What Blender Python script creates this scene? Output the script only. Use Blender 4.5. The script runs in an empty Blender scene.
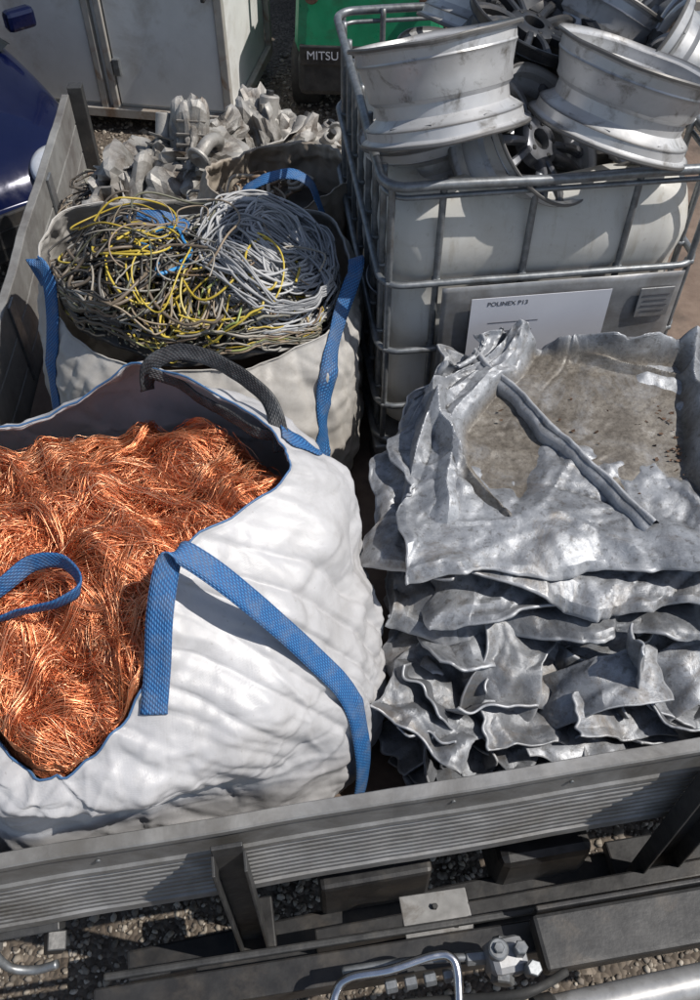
import bpy, bmesh, math, random
import numpy as np
from mathutils import Vector, Matrix, noise
from mathutils.bvhtree import BVHTree
random.seed(7); rng=np.random.default_rng(7)
R=math.radians
scene=bpy.context.scene
COL=scene.collection

# ------------------------------------------------------------ materials
def nt(name):
    m=bpy.data.materials.new(name); m.use_nodes=True
    t=m.node_tree; b=t.nodes['Principled BSDF']; return m,t,b
def N(t,typ,**kw):
    n=t.nodes.new(typ)
    for k,v in kw.items(): setattr(n,k,v)
    return n
def ramp(t,fac,stops):
    r=N(t,'ShaderNodeValToRGB'); e=r.color_ramp.elements
    while len(e)<len(stops): e.new(.5)
    for i,(p,c) in enumerate(stops):
        e[i].position=p; e[i].color=(*c,1) if len(c)==3 else c
    t.links.new(fac,r.inputs[0]); return r.outputs[0]
def noise_n(t,scale,detail=6,rough=.6,vec=None,dist=0):
    n=N(t,'ShaderNodeTexNoise'); n.inputs['Scale'].default_value=scale
    n.inputs['Detail'].default_value=detail; n.inputs['Roughness'].default_value=rough
    n.inputs['Distortion'].default_value=dist
    if vec is not None: t.links.new(vec,n.inputs['Vector'])
    return n.outputs['Fac']
def coord(t,scale=(1,1,1),which='Object'):
    c=N(t,'ShaderNodeTexCoord'); mp=N(t,'ShaderNodeMapping'); mp.inputs['Scale'].default_value=scale
    t.links.new(c.outputs[which],mp.inputs[0]); return mp.outputs[0]
def mixc(t,f,a,b,mode='MIX'):
    m=N(t,'ShaderNodeMix',data_type='RGBA',blend_type=mode)
    for s,v in ((m.inputs[0],f),(m.inputs[6],a),(m.inputs[7],b)):
        if hasattr(v,'is_linked'): t.links.new(v,s)
        elif isinstance(v,(int,float)): s.default_value=v
        else: s.default_value=(*v,1)
    return m.outputs[2]
def bump(t,b,h,strength,dist,prev=None):
    n=N(t,'ShaderNodeBump'); n.inputs['Strength'].default_value=strength; n.inputs['Distance'].default_value=dist
    t.links.new(h,n.inputs['Height'])
    if prev is not None: t.links.new(prev,n.inputs['Normal'])
    t.links.new(n.outputs[0],b.inputs['Normal']); return n.outputs[0]
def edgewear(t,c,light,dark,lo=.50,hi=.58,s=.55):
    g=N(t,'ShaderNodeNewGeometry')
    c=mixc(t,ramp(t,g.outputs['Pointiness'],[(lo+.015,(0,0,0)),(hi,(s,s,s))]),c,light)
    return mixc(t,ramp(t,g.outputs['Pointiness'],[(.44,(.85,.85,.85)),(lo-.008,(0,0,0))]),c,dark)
def simple(name,c1,c2,scale=8,rough=.5,metal=0,bs=.3,bd=.003,bscale=60,r2=None,dirt=None,dscale=3,dthr=(.5,.7),wear=None):
    m,t,b=nt(name); v=coord(t)
    f=noise_n(t,scale,8,.65,v)
    c=ramp(t,f,[(.3,c1),(.7,c2)])
    if dirt:
        df=noise_n(t,dscale,10,.7,v,.4)
        dm=ramp(t,df,[(dthr[0],(0,0,0)),(dthr[1],(1,1,1))])
        c=mixc(t,dm,c,dirt)
    if wear: c=edgewear(t,c,*wear)
    t.links.new(c,b.inputs['Base Color'])
    rr=ramp(t,noise_n(t,scale*2.3,6,.6,v),[(.3,(rough-.1,)*3),(.7,((r2 or rough+.12),)*3)])
    t.links.new(rr,b.inputs['Roughness']); b.inputs['Metallic'].default_value=metal
    if bs: bump(t,b,noise_n(t,bscale,6,.6,v),bs,bd)
    return m
def fabric(name,c1,c2,dirt,trans=.12):
    m,t,b=nt(name); v=coord(t)
    c=ramp(t,noise_n(t,5,8,.6,v),[(.3,c1),(.7,c2)])
    c=mixc(t,ramp(t,noise_n(t,2.6,12,.76,v,.8),[(.46,(0,0,0)),(.76,(.6,.6,.6))]),c,dirt)
    c=mixc(t,ramp(t,noise_n(t,17,10,.75,v,.5),[(.54,(0,0,0)),(.74,(.4,.4,.4))]),c,dirt)
    c=mixc(t,ramp(t,noise_n(t,70,4,.7,v),[(.65,(0,0,0)),(.73,(.45,.45,.45))]),c,(.2,.18,.16))
    g=N(t,'ShaderNodeSeparateXYZ'); t.links.new(v,g.inputs[0])
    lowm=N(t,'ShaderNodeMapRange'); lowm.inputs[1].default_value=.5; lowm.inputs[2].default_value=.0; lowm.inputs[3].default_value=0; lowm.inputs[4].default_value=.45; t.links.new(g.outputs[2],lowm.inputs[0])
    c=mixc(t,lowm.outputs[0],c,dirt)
    t.links.new(c,b.inputs['Base Color']); b.inputs['Roughness'].default_value=.42
    b.inputs['Specular IOR Level'].default_value=.5
    w1=N(t,'ShaderNodeTexWave',bands_direction='Z'); w1.inputs['Scale'].default_value=110; w1.inputs['Distortion'].default_value=.6
    w2=N(t,'ShaderNodeTexWave',bands_direction='X'); w2.inputs['Scale'].default_value=110; w2.inputs['Distortion'].default_value=.6
    t.links.new(v,w1.inputs[0]); t.links.new(v,w2.inputs[0])
    mm=N(t,'ShaderNodeMath',operation='MULTIPLY'); t.links.new(w1.outputs['Fac'],mm.inputs[0]); t.links.new(w2.outputs['Fac'],mm.inputs[1])
    p=bump(t,b,mm.outputs[0],.18,.001)
    bump(t,b,noise_n(t,28,3,.5,v,1.5),.2,.004,p)
    tr=N(t,'ShaderNodeBsdfTranslucent'); t.links.new(c,tr.inputs[0])
    mx=N(t,'ShaderNodeMixShader'); mx.inputs[0].default_value=trans
    t.links.new(b.outputs[0],mx.inputs[1]); t.links.new(tr.outputs[0],mx.inputs[2])
    t.links.new(mx.outputs[0],t.nodes['Material Output'].inputs[0]); return m
def webbing(name,c1,c2):
    m,t,b=nt(name); v=coord(t,(1,1,1),'UV')
    w=N(t,'ShaderNodeTexWave',bands_direction='DIAGONAL'); w.inputs['Scale'].default_value=55; w.inputs['Distortion'].default_value=.4
    t.links.new(v,w.inputs[0])
    w2=N(t,'ShaderNodeTexWave',bands_direction='X'); w2.inputs['Scale'].default_value=60; t.links.new(v,w2.inputs[0])
    mm=N(t,'ShaderNodeMath',operation='MULTIPLY'); t.links.new(w.outputs['Fac'],mm.inputs[0]); t.links.new(w2.outputs['Fac'],mm.inputs[1])
    c=ramp(t,mm.outputs[0],[(.05,c1),(.7,c2)])
    c=mixc(t,ramp(t,noise_n(t,14,8,.7,coord(t)),[(.45,(0,0,0)),(.75,(.55,.55,.55))]),c,(.18,.19,.2))
    t.links.new(c,b.inputs['Base Color']); b.inputs['Roughness'].default_value=.6
    bump(t,b,mm.outputs[0],.6,.0025); return m
def island(name,stops,rough,metal=0,spec=.5):
    m,t,b=nt(name); g=N(t,'ShaderNodeNewGeometry')
    c=ramp(t,g.outputs['Random Per Island'],stops)
    t.links.new(c,b.inputs['Base Color']); b.inputs['Roughness'].default_value=rough; b.inputs['Metallic'].default_value=metal
    b.inputs['Specular IOR Level'].default_value=spec; return m

M={}
M['bag']=fabric('bag_fabric',(.43,.43,.445),(.54,.54,.555),(.28,.27,.26))
M['bag_dirty']=fabric('bag_fabric_dirty',(.38,.365,.345),(.52,.505,.48),(.23,.20,.16))
M['bag_tan']=fabric('bag_fabric_tan',(.32,.275,.22),(.46,.41,.35),(.14,.105,.08))
M['blue']=webbing('blue_webbing',(.010,.06,.19),(.045,.21,.47))
M['black_web']=webbing('black_webbing',(.010,.011,.013),(.05,.05,.055))
M['stitch']=simple('stitch',(.04,.10,.22),(.06,.15,.3),bs=0)
M['copper']=island('copper_wire',[(0,(.45,.125,.05)),(.3,(.76,.27,.12)),(.7,(.94,.41,.21)),(1,(1.0,.60,.38))],.38,.85)
M['copper_base']=simple('copper_under',(.16,.04,.016),(.42,.14,.055),60,.5,.6,1,.02,60)
M['cable_yellow']=island('cable_yellow',[(0,(.36,.26,.03)),(.6,(.52,.40,.06)),(.9,(.45,.40,.2)),(1,(.22,.28,.08))],.4)
M['cable_black']=island('cable_black',[(0,(.02,.02,.02)),(.6,(.05,.045,.04)),(1,(.14,.11,.08))],.45)
M['cable_brown']=island('cable_brown',[(0,(.18,.12,.08)),(.3,(.30,.25,.18)),(.6,(.26,.25,.23)),(1,(.09,.09,.055))],.5)
M['cable_grey']=island('cable_grey',[(0,(.23,.235,.245)),(.5,(.34,.345,.355)),(1,(.48,.485,.49))],.42)
M['cable_blue']=island('cable_blue',[(0,(.02,.16,.4)),(1,(.05,.3,.6))],.4)
M['galv']=simple('galvanised',(.13,.14,.15),(.27,.285,.30),30,.42,.6,.15,.001,80,dirt=(.10,.09,.08),dscale=9,dthr=(.50,.76))
M['galvplate']=simple('galvanised_plate',(.22,.225,.235),(.35,.36,.375),14,.45,.5,.2,.002,20,dirt=(.17,.155,.14),dscale=4,dthr=(.44,.72))
M['alu']=simple('aluminium_board',(.18,.18,.18),(.30,.30,.30),7,.5,.35,.3,.002,40,dirt=(.10,.092,.08),dscale=3,dthr=(.40,.70))
M['alu_in']=simple('aluminium_dirty',(.18,.18,.175),(.29,.29,.28),6,.6,.2,.3,.003,40,dirt=(.10,.09,.085),dscale=3,dthr=(.42,.7))
M['darksteel']=simple('dark_steel',(.030,.031,.033),(.075,.075,.075),12,.5,.4,.4,.002,60,dirt=(.12,.105,.09),dscale=6,dthr=(.55,.8))
M['black']=simple('black_paint',(.012,.012,.013),(.028,.028,.029),9,.42,0,.3,.002,50,dirt=(.07,.06,.05),dscale=5,dthr=(.5,.8))
M['rubber']=simple('rubber',(.015,.015,.015),(.035,.034,.032),20,.75)
M['rust']=simple('rusty',(.07,.04,.025),(.14,.085,.055),20,.8,.1,.6,.004,50)
M['floor']=simple('bed_floor',(.11,.075,.055),(.20,.145,.11),8,.75,0,.5,.004,40,dirt=(.06,.045,.035))
M['chrome']=simple('chrome',(.55,.55,.57),(.7,.7,.72),10,.2,1,.05,.001,60,dirt=(.3,.28,.26),dscale=20,dthr=(.6,.8))
M['white_steel']=simple('silver_paint',(.28,.28,.28),(.42,.42,.42),15,.4,.4,.2,.001,40,dirt=(.15,.13,.11),dscale=8)
M['cab']=simple('cabinet_paint',(.56,.565,.55),(.66,.665,.65),3,.5,0,.15,.004,6,dirt=(.34,.31,.26),dscale=2.2,dthr=(.5,.8))
M['cabframe']=simple('cabinet_frame',(.31,.30,.27),(.42,.40,.37),8,.5,.2,.2,.002,30,dirt=(.2,.12,.07),dscale=5)
M['green']=simple('green_paint',(.010,.16,.075),(.016,.23,.11),6,.35,0,.1,.001,30,dirt=(.03,.07,.04))
M['yellow']=simple('yellow_plastic',(.6,.45,.03),(.7,.55,.05),6,.5)
M['stone']=island('gravel_stone',[(0,(.09,.075,.06)),(.4,(.17,.145,.12)),(.75,(.26,.225,.18)),(1,(.38,.34,.29))],.85)
M['paper']=simple('paper_label',(.50,.51,.56),(.56,.57,.62),4,.6,0,.1,.001,30)
M['ink']=simple('ink',(.05,.05,.06),(.08,.08,.09),4,.6,bs=0)
wr=((.56,.56,.57),(.08,.075,.07))
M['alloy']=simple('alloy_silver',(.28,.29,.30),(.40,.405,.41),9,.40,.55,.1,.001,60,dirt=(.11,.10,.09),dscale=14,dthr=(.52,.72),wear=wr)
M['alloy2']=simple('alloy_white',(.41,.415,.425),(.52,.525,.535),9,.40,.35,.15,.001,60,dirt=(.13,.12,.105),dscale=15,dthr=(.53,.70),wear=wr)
M['alloy_dark']=simple('alloy_anthracite',(.03,.032,.036),(.06,.064,.07),9,.35,.5,.1,.001,60,dirt=(.12,.11,.1),dscale=7)
M['alloy_grey']=simple('alloy_grey',(.11,.115,.13),(.18,.185,.20),9,.35,.5,.1,.001,60,dirt=(.09,.08,.07),dscale=9)
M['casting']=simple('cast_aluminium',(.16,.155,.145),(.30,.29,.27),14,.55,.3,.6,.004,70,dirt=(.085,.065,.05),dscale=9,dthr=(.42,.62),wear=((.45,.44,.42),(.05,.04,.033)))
M['carblue']=simple('car_blue',(.002,.004,.028),(.003,.006,.036),3,.15,.2,0); M['carblue'].node_tree.nodes['Principled BSDF'].inputs['Coat Weight'].default_value=.5
M['glassdark']=simple('car_glass',(.01,.012,.014),(.015,.018,.02),3,.05,0,0)
M['lamp']=simple('headlamp_lens',(.5,.52,.55),(.8,.82,.85),12,.1,.5,.3,.004,40)

# lead
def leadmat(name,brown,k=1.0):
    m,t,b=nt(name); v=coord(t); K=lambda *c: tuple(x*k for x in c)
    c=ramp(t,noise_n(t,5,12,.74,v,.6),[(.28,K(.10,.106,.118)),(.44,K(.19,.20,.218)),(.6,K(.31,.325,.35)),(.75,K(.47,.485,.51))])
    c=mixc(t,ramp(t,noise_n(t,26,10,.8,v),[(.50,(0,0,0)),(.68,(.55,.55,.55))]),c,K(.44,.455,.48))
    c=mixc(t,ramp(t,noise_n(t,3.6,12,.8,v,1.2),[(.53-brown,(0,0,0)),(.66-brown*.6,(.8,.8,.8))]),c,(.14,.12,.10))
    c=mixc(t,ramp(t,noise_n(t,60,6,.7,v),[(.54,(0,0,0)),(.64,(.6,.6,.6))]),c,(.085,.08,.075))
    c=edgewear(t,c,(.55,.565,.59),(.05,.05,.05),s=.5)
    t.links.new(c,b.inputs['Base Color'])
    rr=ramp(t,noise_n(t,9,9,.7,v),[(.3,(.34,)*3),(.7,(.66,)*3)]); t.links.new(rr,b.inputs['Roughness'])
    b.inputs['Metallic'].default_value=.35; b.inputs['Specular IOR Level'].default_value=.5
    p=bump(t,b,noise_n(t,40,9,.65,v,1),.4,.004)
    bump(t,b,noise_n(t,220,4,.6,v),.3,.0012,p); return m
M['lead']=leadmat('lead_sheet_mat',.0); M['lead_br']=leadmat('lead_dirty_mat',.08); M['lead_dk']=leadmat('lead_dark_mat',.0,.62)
def leadtop():
    m=leadmat('lead_top_mat',-.03,1.05); t=m.node_tree; b=t.nodes['Principled BSDF']
    old=b.inputs['Base Color'].links[0].from_socket
    at=N(t,'ShaderNodeAttribute',attribute_name='dirt'); v=coord(t)
    f=N(t,'ShaderNodeMath',operation='MULTIPLY'); t.links.new(at.outputs['Fac'],f.inputs[0])
    t.links.new(ramp(t,noise_n(t,5,12,.8,v,.8),[(.50,(1,1,1)),(.70,(.45,.45,.45))]),f.inputs[1])
    d=ramp(t,noise_n(t,12,14,.82,v),[(.33,(.05,.043,.036)),(.47,(.11,.096,.08)),(.58,(.175,.158,.135)),(.72,(.34,.33,.31))])
    d=mixc(t,ramp(t,noise_n(t,90,6,.7,v),[(.50,(0,0,0)),(.62,(.6,.6,.6))]),d,(.05,.042,.034))
    t.links.new(mixc(t,f.outputs[0],old,d),b.inputs['Base Color'])
    mt=N(t,'ShaderNodeMath',operation='MULTIPLY_ADD'); t.links.new(at.outputs['Fac'],mt.inputs[0]); mt.inputs[1].default_value=-.3; mt.inputs[2].default_value=.32; t.links.new(mt.outputs[0],b.inputs['Metallic'])
    return m
M['leadtop']=leadtop()
# tank plastic
m,t,b=nt('hdpe_white'); v=coord(t)
c=ramp(t,noise_n(t,3,8,.6,v),[(.3,(.64,.635,.60)),(.7,(.74,.735,.71))])
c=mixc(t,ramp(t,noise_n(t,2.4,10,.75,v,1),[(.48,(0,0,0)),(.72,(.6,.6,.6))]),c,(.46,.42,.34))
vz=coord(t,(30,30,3)); c=mixc(t,ramp(t,noise_n(t,1,8,.7,vz),[(.54,(0,0,0)),(.72,(.5,.5,.5))]),c,(.34,.29,.2))
c=mixc(t,ramp(t,noise_n(t,40,6,.7,v),[(.60,(0,0,0)),(.70,(.4,.4,.4))]),c,(.3,.27,.22))
t.links.new(c,b.inputs['Base Color']); b.inputs['Roughness'].default_value=.38
bump(t,b,noise_n(t,6,4,.5,v),.3,.01)
tr=N(t,'ShaderNodeBsdfTranslucent'); tr.inputs[0].default_value=(.85,.8,.7,1)
mx=N(t,'ShaderNodeMixShader'); mx.inputs[0].default_value=.3
t.links.new(b.outputs[0],mx.inputs[1]); t.links.new(tr.outputs[0],mx.inputs[2]); t.links.new(mx.outputs[0],t.nodes['Material Output'].inputs[0]); M['hdpe']=m
# ground
m,t,b=nt('gravel_ground'); v=coord(t)
vo=N(t,'ShaderNodeTexVoronoi'); vo.inputs['Scale'].default_value=45; t.links.new(v,vo.inputs[0])
bw=N(t,'ShaderNodeSeparateColor'); t.links.new(vo.outputs['Color'],bw.inputs[0])
c=ramp(t,bw.outputs[0],[(0,(.055,.043,.034)),(.5,(.11,.09,.07)),(1,(.21,.175,.14))])
c=mixc(t,ramp(t,noise_n(t,1.5,10,.7,v),[(.4,(0,0,0)),(.62,(.85,.85,.85))]),c,(.075,.058,.044))
t.links.new(c,b.inputs['Base Color']); b.inputs['Roughness'].default_value=.95
iv=N(t,'ShaderNodeMath',operation='SUBTRACT'); iv.inputs[0].default_value=1; t.links.new(vo.outputs['Distance'],iv.inputs[1])
bump(t,b,iv.outputs[0],.9,.015); M['ground']=m

# ------------------------------------------------------------ mesh helpers
def obj(name,verts,faces,mat,parent=None,smooth=True,uv=None):
    me=bpy.data.meshes.new(name)
    me.from_pydata([tuple(x) for x in verts],[],[tuple(f) for f in faces]) if not isinstance(faces,np.ndarray) else npmesh(me,verts,faces)
    me.update()
    if smooth: me.polygons.foreach_set('use_smooth',[True]*len(me.polygons))
    if mat: me.materials.append(mat)
    o=bpy.data.objects.new(name,me); COL.objects.link(o)
    if parent: o.parent=parent
    return o
def npmesh(me,V,F):
    V=np.asarray(V,dtype=np.float32); k=F.shape[1]
    me.vertices.add(len(V)); me.vertices.foreach_set('co',V.ravel())
    me.loops.add(F.size); me.loops.foreach_set('vertex_index',F.ravel().astype(np.int32))
    me.polygons.add(len(F)); me.polygons.foreach_set('loop_start',np.arange(0,F.size,k,dtype=np.int32))
    me.validate()
def empty(name,loc=(0,0,0),rot=(0,0,0)):
    e=bpy.data.objects.new(name,None); e.location=loc; e.rotation_euler=rot; e.empty_display_size=.1; COL.objects.link(e); return e
def box(name,c,s,mat,parent=None,rot=(0,0,0),bev=.004,taper=None):
    bm=bmesh.new(); bmesh.ops.create_cube(bm,size=1)
    for vv in bm.verts:
        if taper and vv.co.z>0: vv.co.x*=taper[0]; vv.co.y*=taper[1]
        vv.co=Vector((vv.co.x*s[0],vv.co.y*s[1],vv.co.z*s[2]))
    if bev: bmesh.ops.bevel(bm,geom=bm.edges[:],offset=bev,segments=2,affect='EDGES',profile=.5)
    me=bpy.data.meshes.new(name); bm.to_mesh(me); bm.free(); me.materials.append(mat)
    o=bpy.data.objects.new(name,me); o.location=c; o.rotation_euler=rot; COL.objects.link(o)
    if parent: o.parent=parent
    return o
def lathe(prof,seg=48,closed=True):
    V=[];F=[];n=len(prof)
    for i in range(seg):
        a=2*math.pi*i/seg
        for r,z in prof: V.append((r*math.cos(a),r*math.sin(a),z))
    for i in range(seg):
        for j in range(n if closed else n-1):
            a=i*n+j;b_=i*n+(j+1)%n;c=((i+1)%seg)*n+(j+1)%n;d=((i+1)%seg)*n+j
            F.append((a,d,c,b_))
    return V,F
def axis_mat(loc,axis,spin=0):
    q=Vector(axis).normalized().to_track_quat('Z','Y')
    return Matrix.Translation(loc)@q.to_matrix().to_4x4()@Matrix.Rotation(spin,4,'Z')
def cyl(name,p0,p1,r,mat,parent=None,seg=24,bev=.15,r2=None):
    p0=Vector(p0);p1=Vector(p1);L=(p1-p0).length; r2=r2 or r; bv=min(bev*r,L*.3)
    V,F=lathe([(0.0001,0),(r-bv,0),(r,bv),(r2,L-bv),(r2-bv,L),(0.0001,L)],seg,False)
    mt=axis_mat(p0,p1-p0); V=[mt@Vector(x) for x in V]
    o=obj(name,V,F,mat,parent); smooth_by_angle(o); return o
def smooth_by_angle(o,ang=40):
    me=o.data; bm=bmesh.new(); bm.from_mesh(me)
    for e in bm.edges:
        if len(e.link_faces)==2 and e.calc_face_angle(0)>R(ang): e.smooth=False
    bm.to_mesh(me); bm.free()
def cat(P,n,closed=False):
    P=np.array(P,float); m=len(P); out=[]
    segs=m if closed else m-1
    for k in range(n):
        s=k/n*segs if closed else k/(n-1)*segs
        i=min(int(s),segs-1); f=s-i
        g=(lambda j:P[j%m]) if closed else (lambda j:P[min(max(j,0),m-1)])
        a,b,c,d=g(i-1),g(i),g(i+1),g(i+2)
        out.append(.5*((2*b)+(c-a)*f+(2*a-5*b+4*c-d)*f*f+(3*b-a-3*c+d)*f**3))
    return np.array(out)
def fold3(P,seed,freq,K=7,sharp=1.0):
    """sum of randomly oriented sharp folds, locally masked: crumpled-sheet relief"""
    P=np.asarray(P,float); r=np.random.default_rng(seed); h=np.zeros(P.shape[:-1])
    for k in range(K):
        n=r.normal(0,1,3); n/=np.linalg.norm(n); f=freq*r.uniform(.6,1.7); w=r.normal(0,1,(2,3))*freq*.9; ph=r.uniform(0,6.28,4)
        t_=f*(P@n)+.22*np.sin(P@w[0]*1.3+ph[0])+.13*np.sin(P@w[1]*2.6+ph[1])+ph[2]
        tri=1-np.abs((t_%1)-.5)*2
        tri=tri**sharp
        mk=np.clip(.5+.9*np.sin(P@r.normal(0,1,3)*freq*.9+ph[3])*np.sin(P@r.normal(0,1,3)*freq*.9+ph[1]),0,1)
        h+=mk*(tri-.45)/ (f/freq)
    return h/math.sqrt(K)
def creases(P,seed,n,width,amp):
    """isolated narrow ridges (single sharp creases) along random planes, each over a limited patch"""
    r=np.random.default_rng(seed); h=np.zeros(P.shape[:-1]); flat=P.reshape(-1,3)
    for k in range(n):
        c=flat[r.integers(len(flat))]; nn=r.normal(0,1,3); nn/=np.linalg.norm(nn); D=P-c; L=r.uniform(.06,.22)
        d=(D@nn)+.012*np.sin((D@r.normal(0,1,3))*22); w=width*r.uniform(.5,1.5)
        h+=r.choice([1,-1])*amp*r.uniform(.4,1)*np.clip(1-np.abs(d)/w,0,1)*np.exp(-np.sum(D*D,-1)/(2*L*L))
    return h
def tubes(P,rad,k=6,up=(0.13,.07,1)):
    P=np.asarray(P,float); S,n,_=P.shape
    T=np.gradient(P,axis=1); T/=np.linalg.norm(T,axis=2,keepdims=True)+1e-9
    side=np.cross(T,np.array(up)); side/=np.linalg.norm(side,axis=2,keepdims=True)+1e-6
    nn=np.cross(side,T)
    rad=np.broadcast_to(np.asarray(rad,float).reshape(-1,1,1,1),(S,1,1,1)) if np.ndim(rad) else rad
    a=np.arange(k)*2*np.pi/k
    V=P[:,:,None,:]+rad*(np.cos(a)[None,None,:,None]*side[:,:,None,:]+np.sin(a)[None,None,:,None]*nn[:,:,None,:])
    s=np.arange(S)[:,None,None]*n*k; i=np.arange(n-1)[None,:,None]*k; j=np.arange(k)[None,None,:]; j2=(j+1)%k
    F=np.stack([s+i+j,s+i+j2,s+i+k+j2,s+i+k+j],-1).reshape(-1,4)
    return V.reshape(-1,3),F
def pipe(name,pts,r,mat,parent=None,n=None,closed=False,k=10,smoothpath=True):
    if smoothpath: p=cat(pts,n or len(pts)*8,closed)
    else: p=np.array(pts,float)
    if closed: p=np.vstack([p,p[:1]])
    T=np.gradient(p,axis=0)
    if closed: T[0]=T[-1]=(p[1]-p[-2])
    V=[];F=[]; ref=Vector((.02,.03,1)); t0=Vector(T[0]).normalized()
    s=t0.cross(ref)
    if s.length<.1: s=t0.cross(Vector((1,0,0)))
    s.normalize()
    for i in range(len(p)):
        t_=Vector(T[i]).normalized(); s=(s-t_*s.dot(t_)).normalized(); u=t_.cross(s)
        for j in range(k):
            a=2*math.pi*j/k; V.append(Vector(p[i])+r*(math.cos(a)*s+math.sin(a)*u))
    for i in range(len(p)-1):
        for j in range(k): F.append((i*k+j,i*k+(j+1)%k,(i+1)*k+(j+1)%k,(i+1)*k+j))
    if not closed: F.append(tuple(range(k))[::-1]); F.append(tuple((len(p)-1)*k+j for j in range(k)))
    return obj(name,V,F,mat,parent)

# ------------------------------------------------------------ ground & stones
G0=-.95
obj('ground',[(-200,-200,G0),(200,-200,G0),(200,200,G0),(-200,200,G0)],[(0,1,2,3)],M['ground'],smooth=False)
def stones(name,n,xr,yr,sr,z0=G0):
    bm=bmesh.new(); bmesh.ops.create_icosphere(bm,subdivisions=1,radius=1)
    bv=np.array([v_.co[:] for v_ in bm.verts]); bf=np.array([[v_.index for v_ in f.verts] for f in bm.faces]); bm.free()
    nv=len(bv); s=sr[0]+(sr[1]-sr[0])*rng.uniform(0,1,n)**1.8
    sc=rng.uniform(.6,1.25,(n,1,3))*s[:,None,None]*np.array([1,1,.65]); jit=1+rng.normal(0,.14,(n,nv,1))
    V=bv[None]*jit*sc; a=rng.uniform(0,6.28,n); ca,sa=np.cos(a)[:,None],np.sin(a)[:,None]
    tl=rng.normal(0,.4,n)[:,None]; z=V[:,:,2]+V[:,:,0]*tl
    X=V[:,:,0]*ca-V[:,:,1]*sa; Y=V[:,:,0]*sa+V[:,:,1]*ca
    px=rng.uniform(*xr,n); py=rng.uniform(*yr,n)
    V=np.stack([X+px[:,None],Y+py[:,None],z+z0+s[:,None]*.2],-1).reshape(-1,3)
    F=(bf[None]+np.arange(n)[:,None,None]*nv).reshape(-1,3)
    return V,F
parts=[stones('a',9500,(-1.6,1.7),(.35,1.7),(.004,.017)),stones('b',7000,(-3,1.2),(4.4,8.0),(.006,.026)),stones('c',60,(-1.6,1.7),(.35,1.7),(.020,.030))]
off=0;VV=[];FF=[]
for V_,F_ in parts: VV.append(V_);FF.append(F_+off);off+=len(V_)
obj('gravel',np.vstack(VV),np.vstack(FF),M['stone'],smooth=False)

# ------------------------------------------------------------ flatbed truck
truck=empty('flatbed_truck')
def board(name,p0,p1,mat,zt=.40,zb=-.05,flip=1,ribs=True):
    p0=Vector((*p0,0));p1=Vector((*p1,0)); d=(p1-p0).normalized(); nrm=Vector((d.y,-d.x,0))*flip
    pr=[(0,zt-.004),(.003,zt),(.033,zt),(.037,zt-.004),(.037,zt-.022),(.03,zt-.027),(.029,zt-.125),(.036,zt-.132),(.037,zt-.15),(.03,zt-.157)]
    z=zt-.165
    while z>zb+.06:
        pr+=[(.029,z),(.0345,z-.005),(.0345,z-.018),(.029,z-.023)]; z-=.03
    pr+=[(.03,zb+.045),(.038,zb+.04),(.038,zb+.004),(.034,zb),(0,zb)]
    for zz in (zt-.30,zt-.15): pr+=[(0,zz-.006),(.006,zz-.004),(.006,zz+.004),(0,zz+.006)]
    L=(p1-p0).length; ns=60; V=[];F=[]; n=len(pr)
    for i in range(ns+1):
        q=p0+d*L*i/ns; wob=.006*noise.noise(Vector((i*.17,zt,p0.x)))+.002*noise.noise(Vector((i*.7,zt,p0.x)))
        for o_,zz in pr: V.append(q+nrm*(o_+wob)+Vector((0,0,zz+wob)))
    for i in range(ns):
        for j in range(n):
            F.append((i*n+j,i*n+(j+1)%n,(i+1)*n+(j+1)%n,(i+1)*n+j))
    F.append(tuple(range(n))); F.append(tuple(ns*n+j for j in range(n)))
    return obj(name,V,F,mat,truck,smooth=False)
dn=Vector((.986,.165,0)).normalized()
def NB(x,off=0,z=0):
    return Vector((0,.803,0))+dn*x+Vector((dn.y,-dn.x,0))*off+Vector((0,0,z))
def yboard(x): return .803+.1673*x+.022
board('near_dropside',NB(-1.17)[:2],NB(2.3)[:2],M['alu'])
board('left_dropside',(-1.165,.66),(-1.385,4.32),M['alu_in'],flip=-1)
obj('bed_floor',[(-1.14,.64,0),(2.26,1.2,0),(2.0,4.7,0),(-1.38,4.32,0),(-1.14,.64,-.04),(2.26,1.2,-.04),(2.0,4.7,-.04),(-1.38,4.32,-.04)],
    [(0,1,2,3),(7,6,5,4),(0,4,5,1),(1,5,6,2),(2,6,7,3),(3,7,4,0)],M['floor'],truck,smooth=False)
box('corner_post_far',(-1.36,4.36,.14),(.07,.06,.58),M['darksteel'],truck,(0,0,R(4)))
box('corner_post_near',NB(-1.2,.0,.12),(.07,.06,.6),M['darksteel'],truck,(0,0,R(9.5)))
for i,y in enumerate((1.6,2.7,3.6)): box('left_board_strap_%d'%i,(-1.165-(y-.66)*.06+.006,y,.2),(.012,.07,.36),M['galv'],truck,(0,0,R(3.4)),.003)
for i,(x,zt,zb,w) in enumerate([(-.3,.37,-.5,.075),(.93,.385,-.55,.11),(1.95,.38,-.5,.09)]):
    e=.052
    box('pillar_web_%d'%i,NB(x,e+.008,(zt+zb)/2),(w,.012,zt-zb),M['darksteel'],truck,(0,0,R(9.5)),.003)
    box('pillar_flange_a_%d'%i,NB(x-w/2,e+.035,(zt+zb)/2-.02),(.008,.05,zt-zb-.04),M['darksteel'],truck,(0,0,R(9.5)),.002)
    box('pillar_flange_b_%d'%i,NB(x+w/2,e+.035,(zt+zb)/2-.02),(.008,.05,zt-zb-.04),M['darksteel'],truck,(0,0,R(9.5)),.002)
    box('pillar_bracket_%d'%i,NB(x,.03,zb+.05),(w+.05,.16,.05),M['black'],truck,(0,0,R(9.5)),.006)
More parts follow.
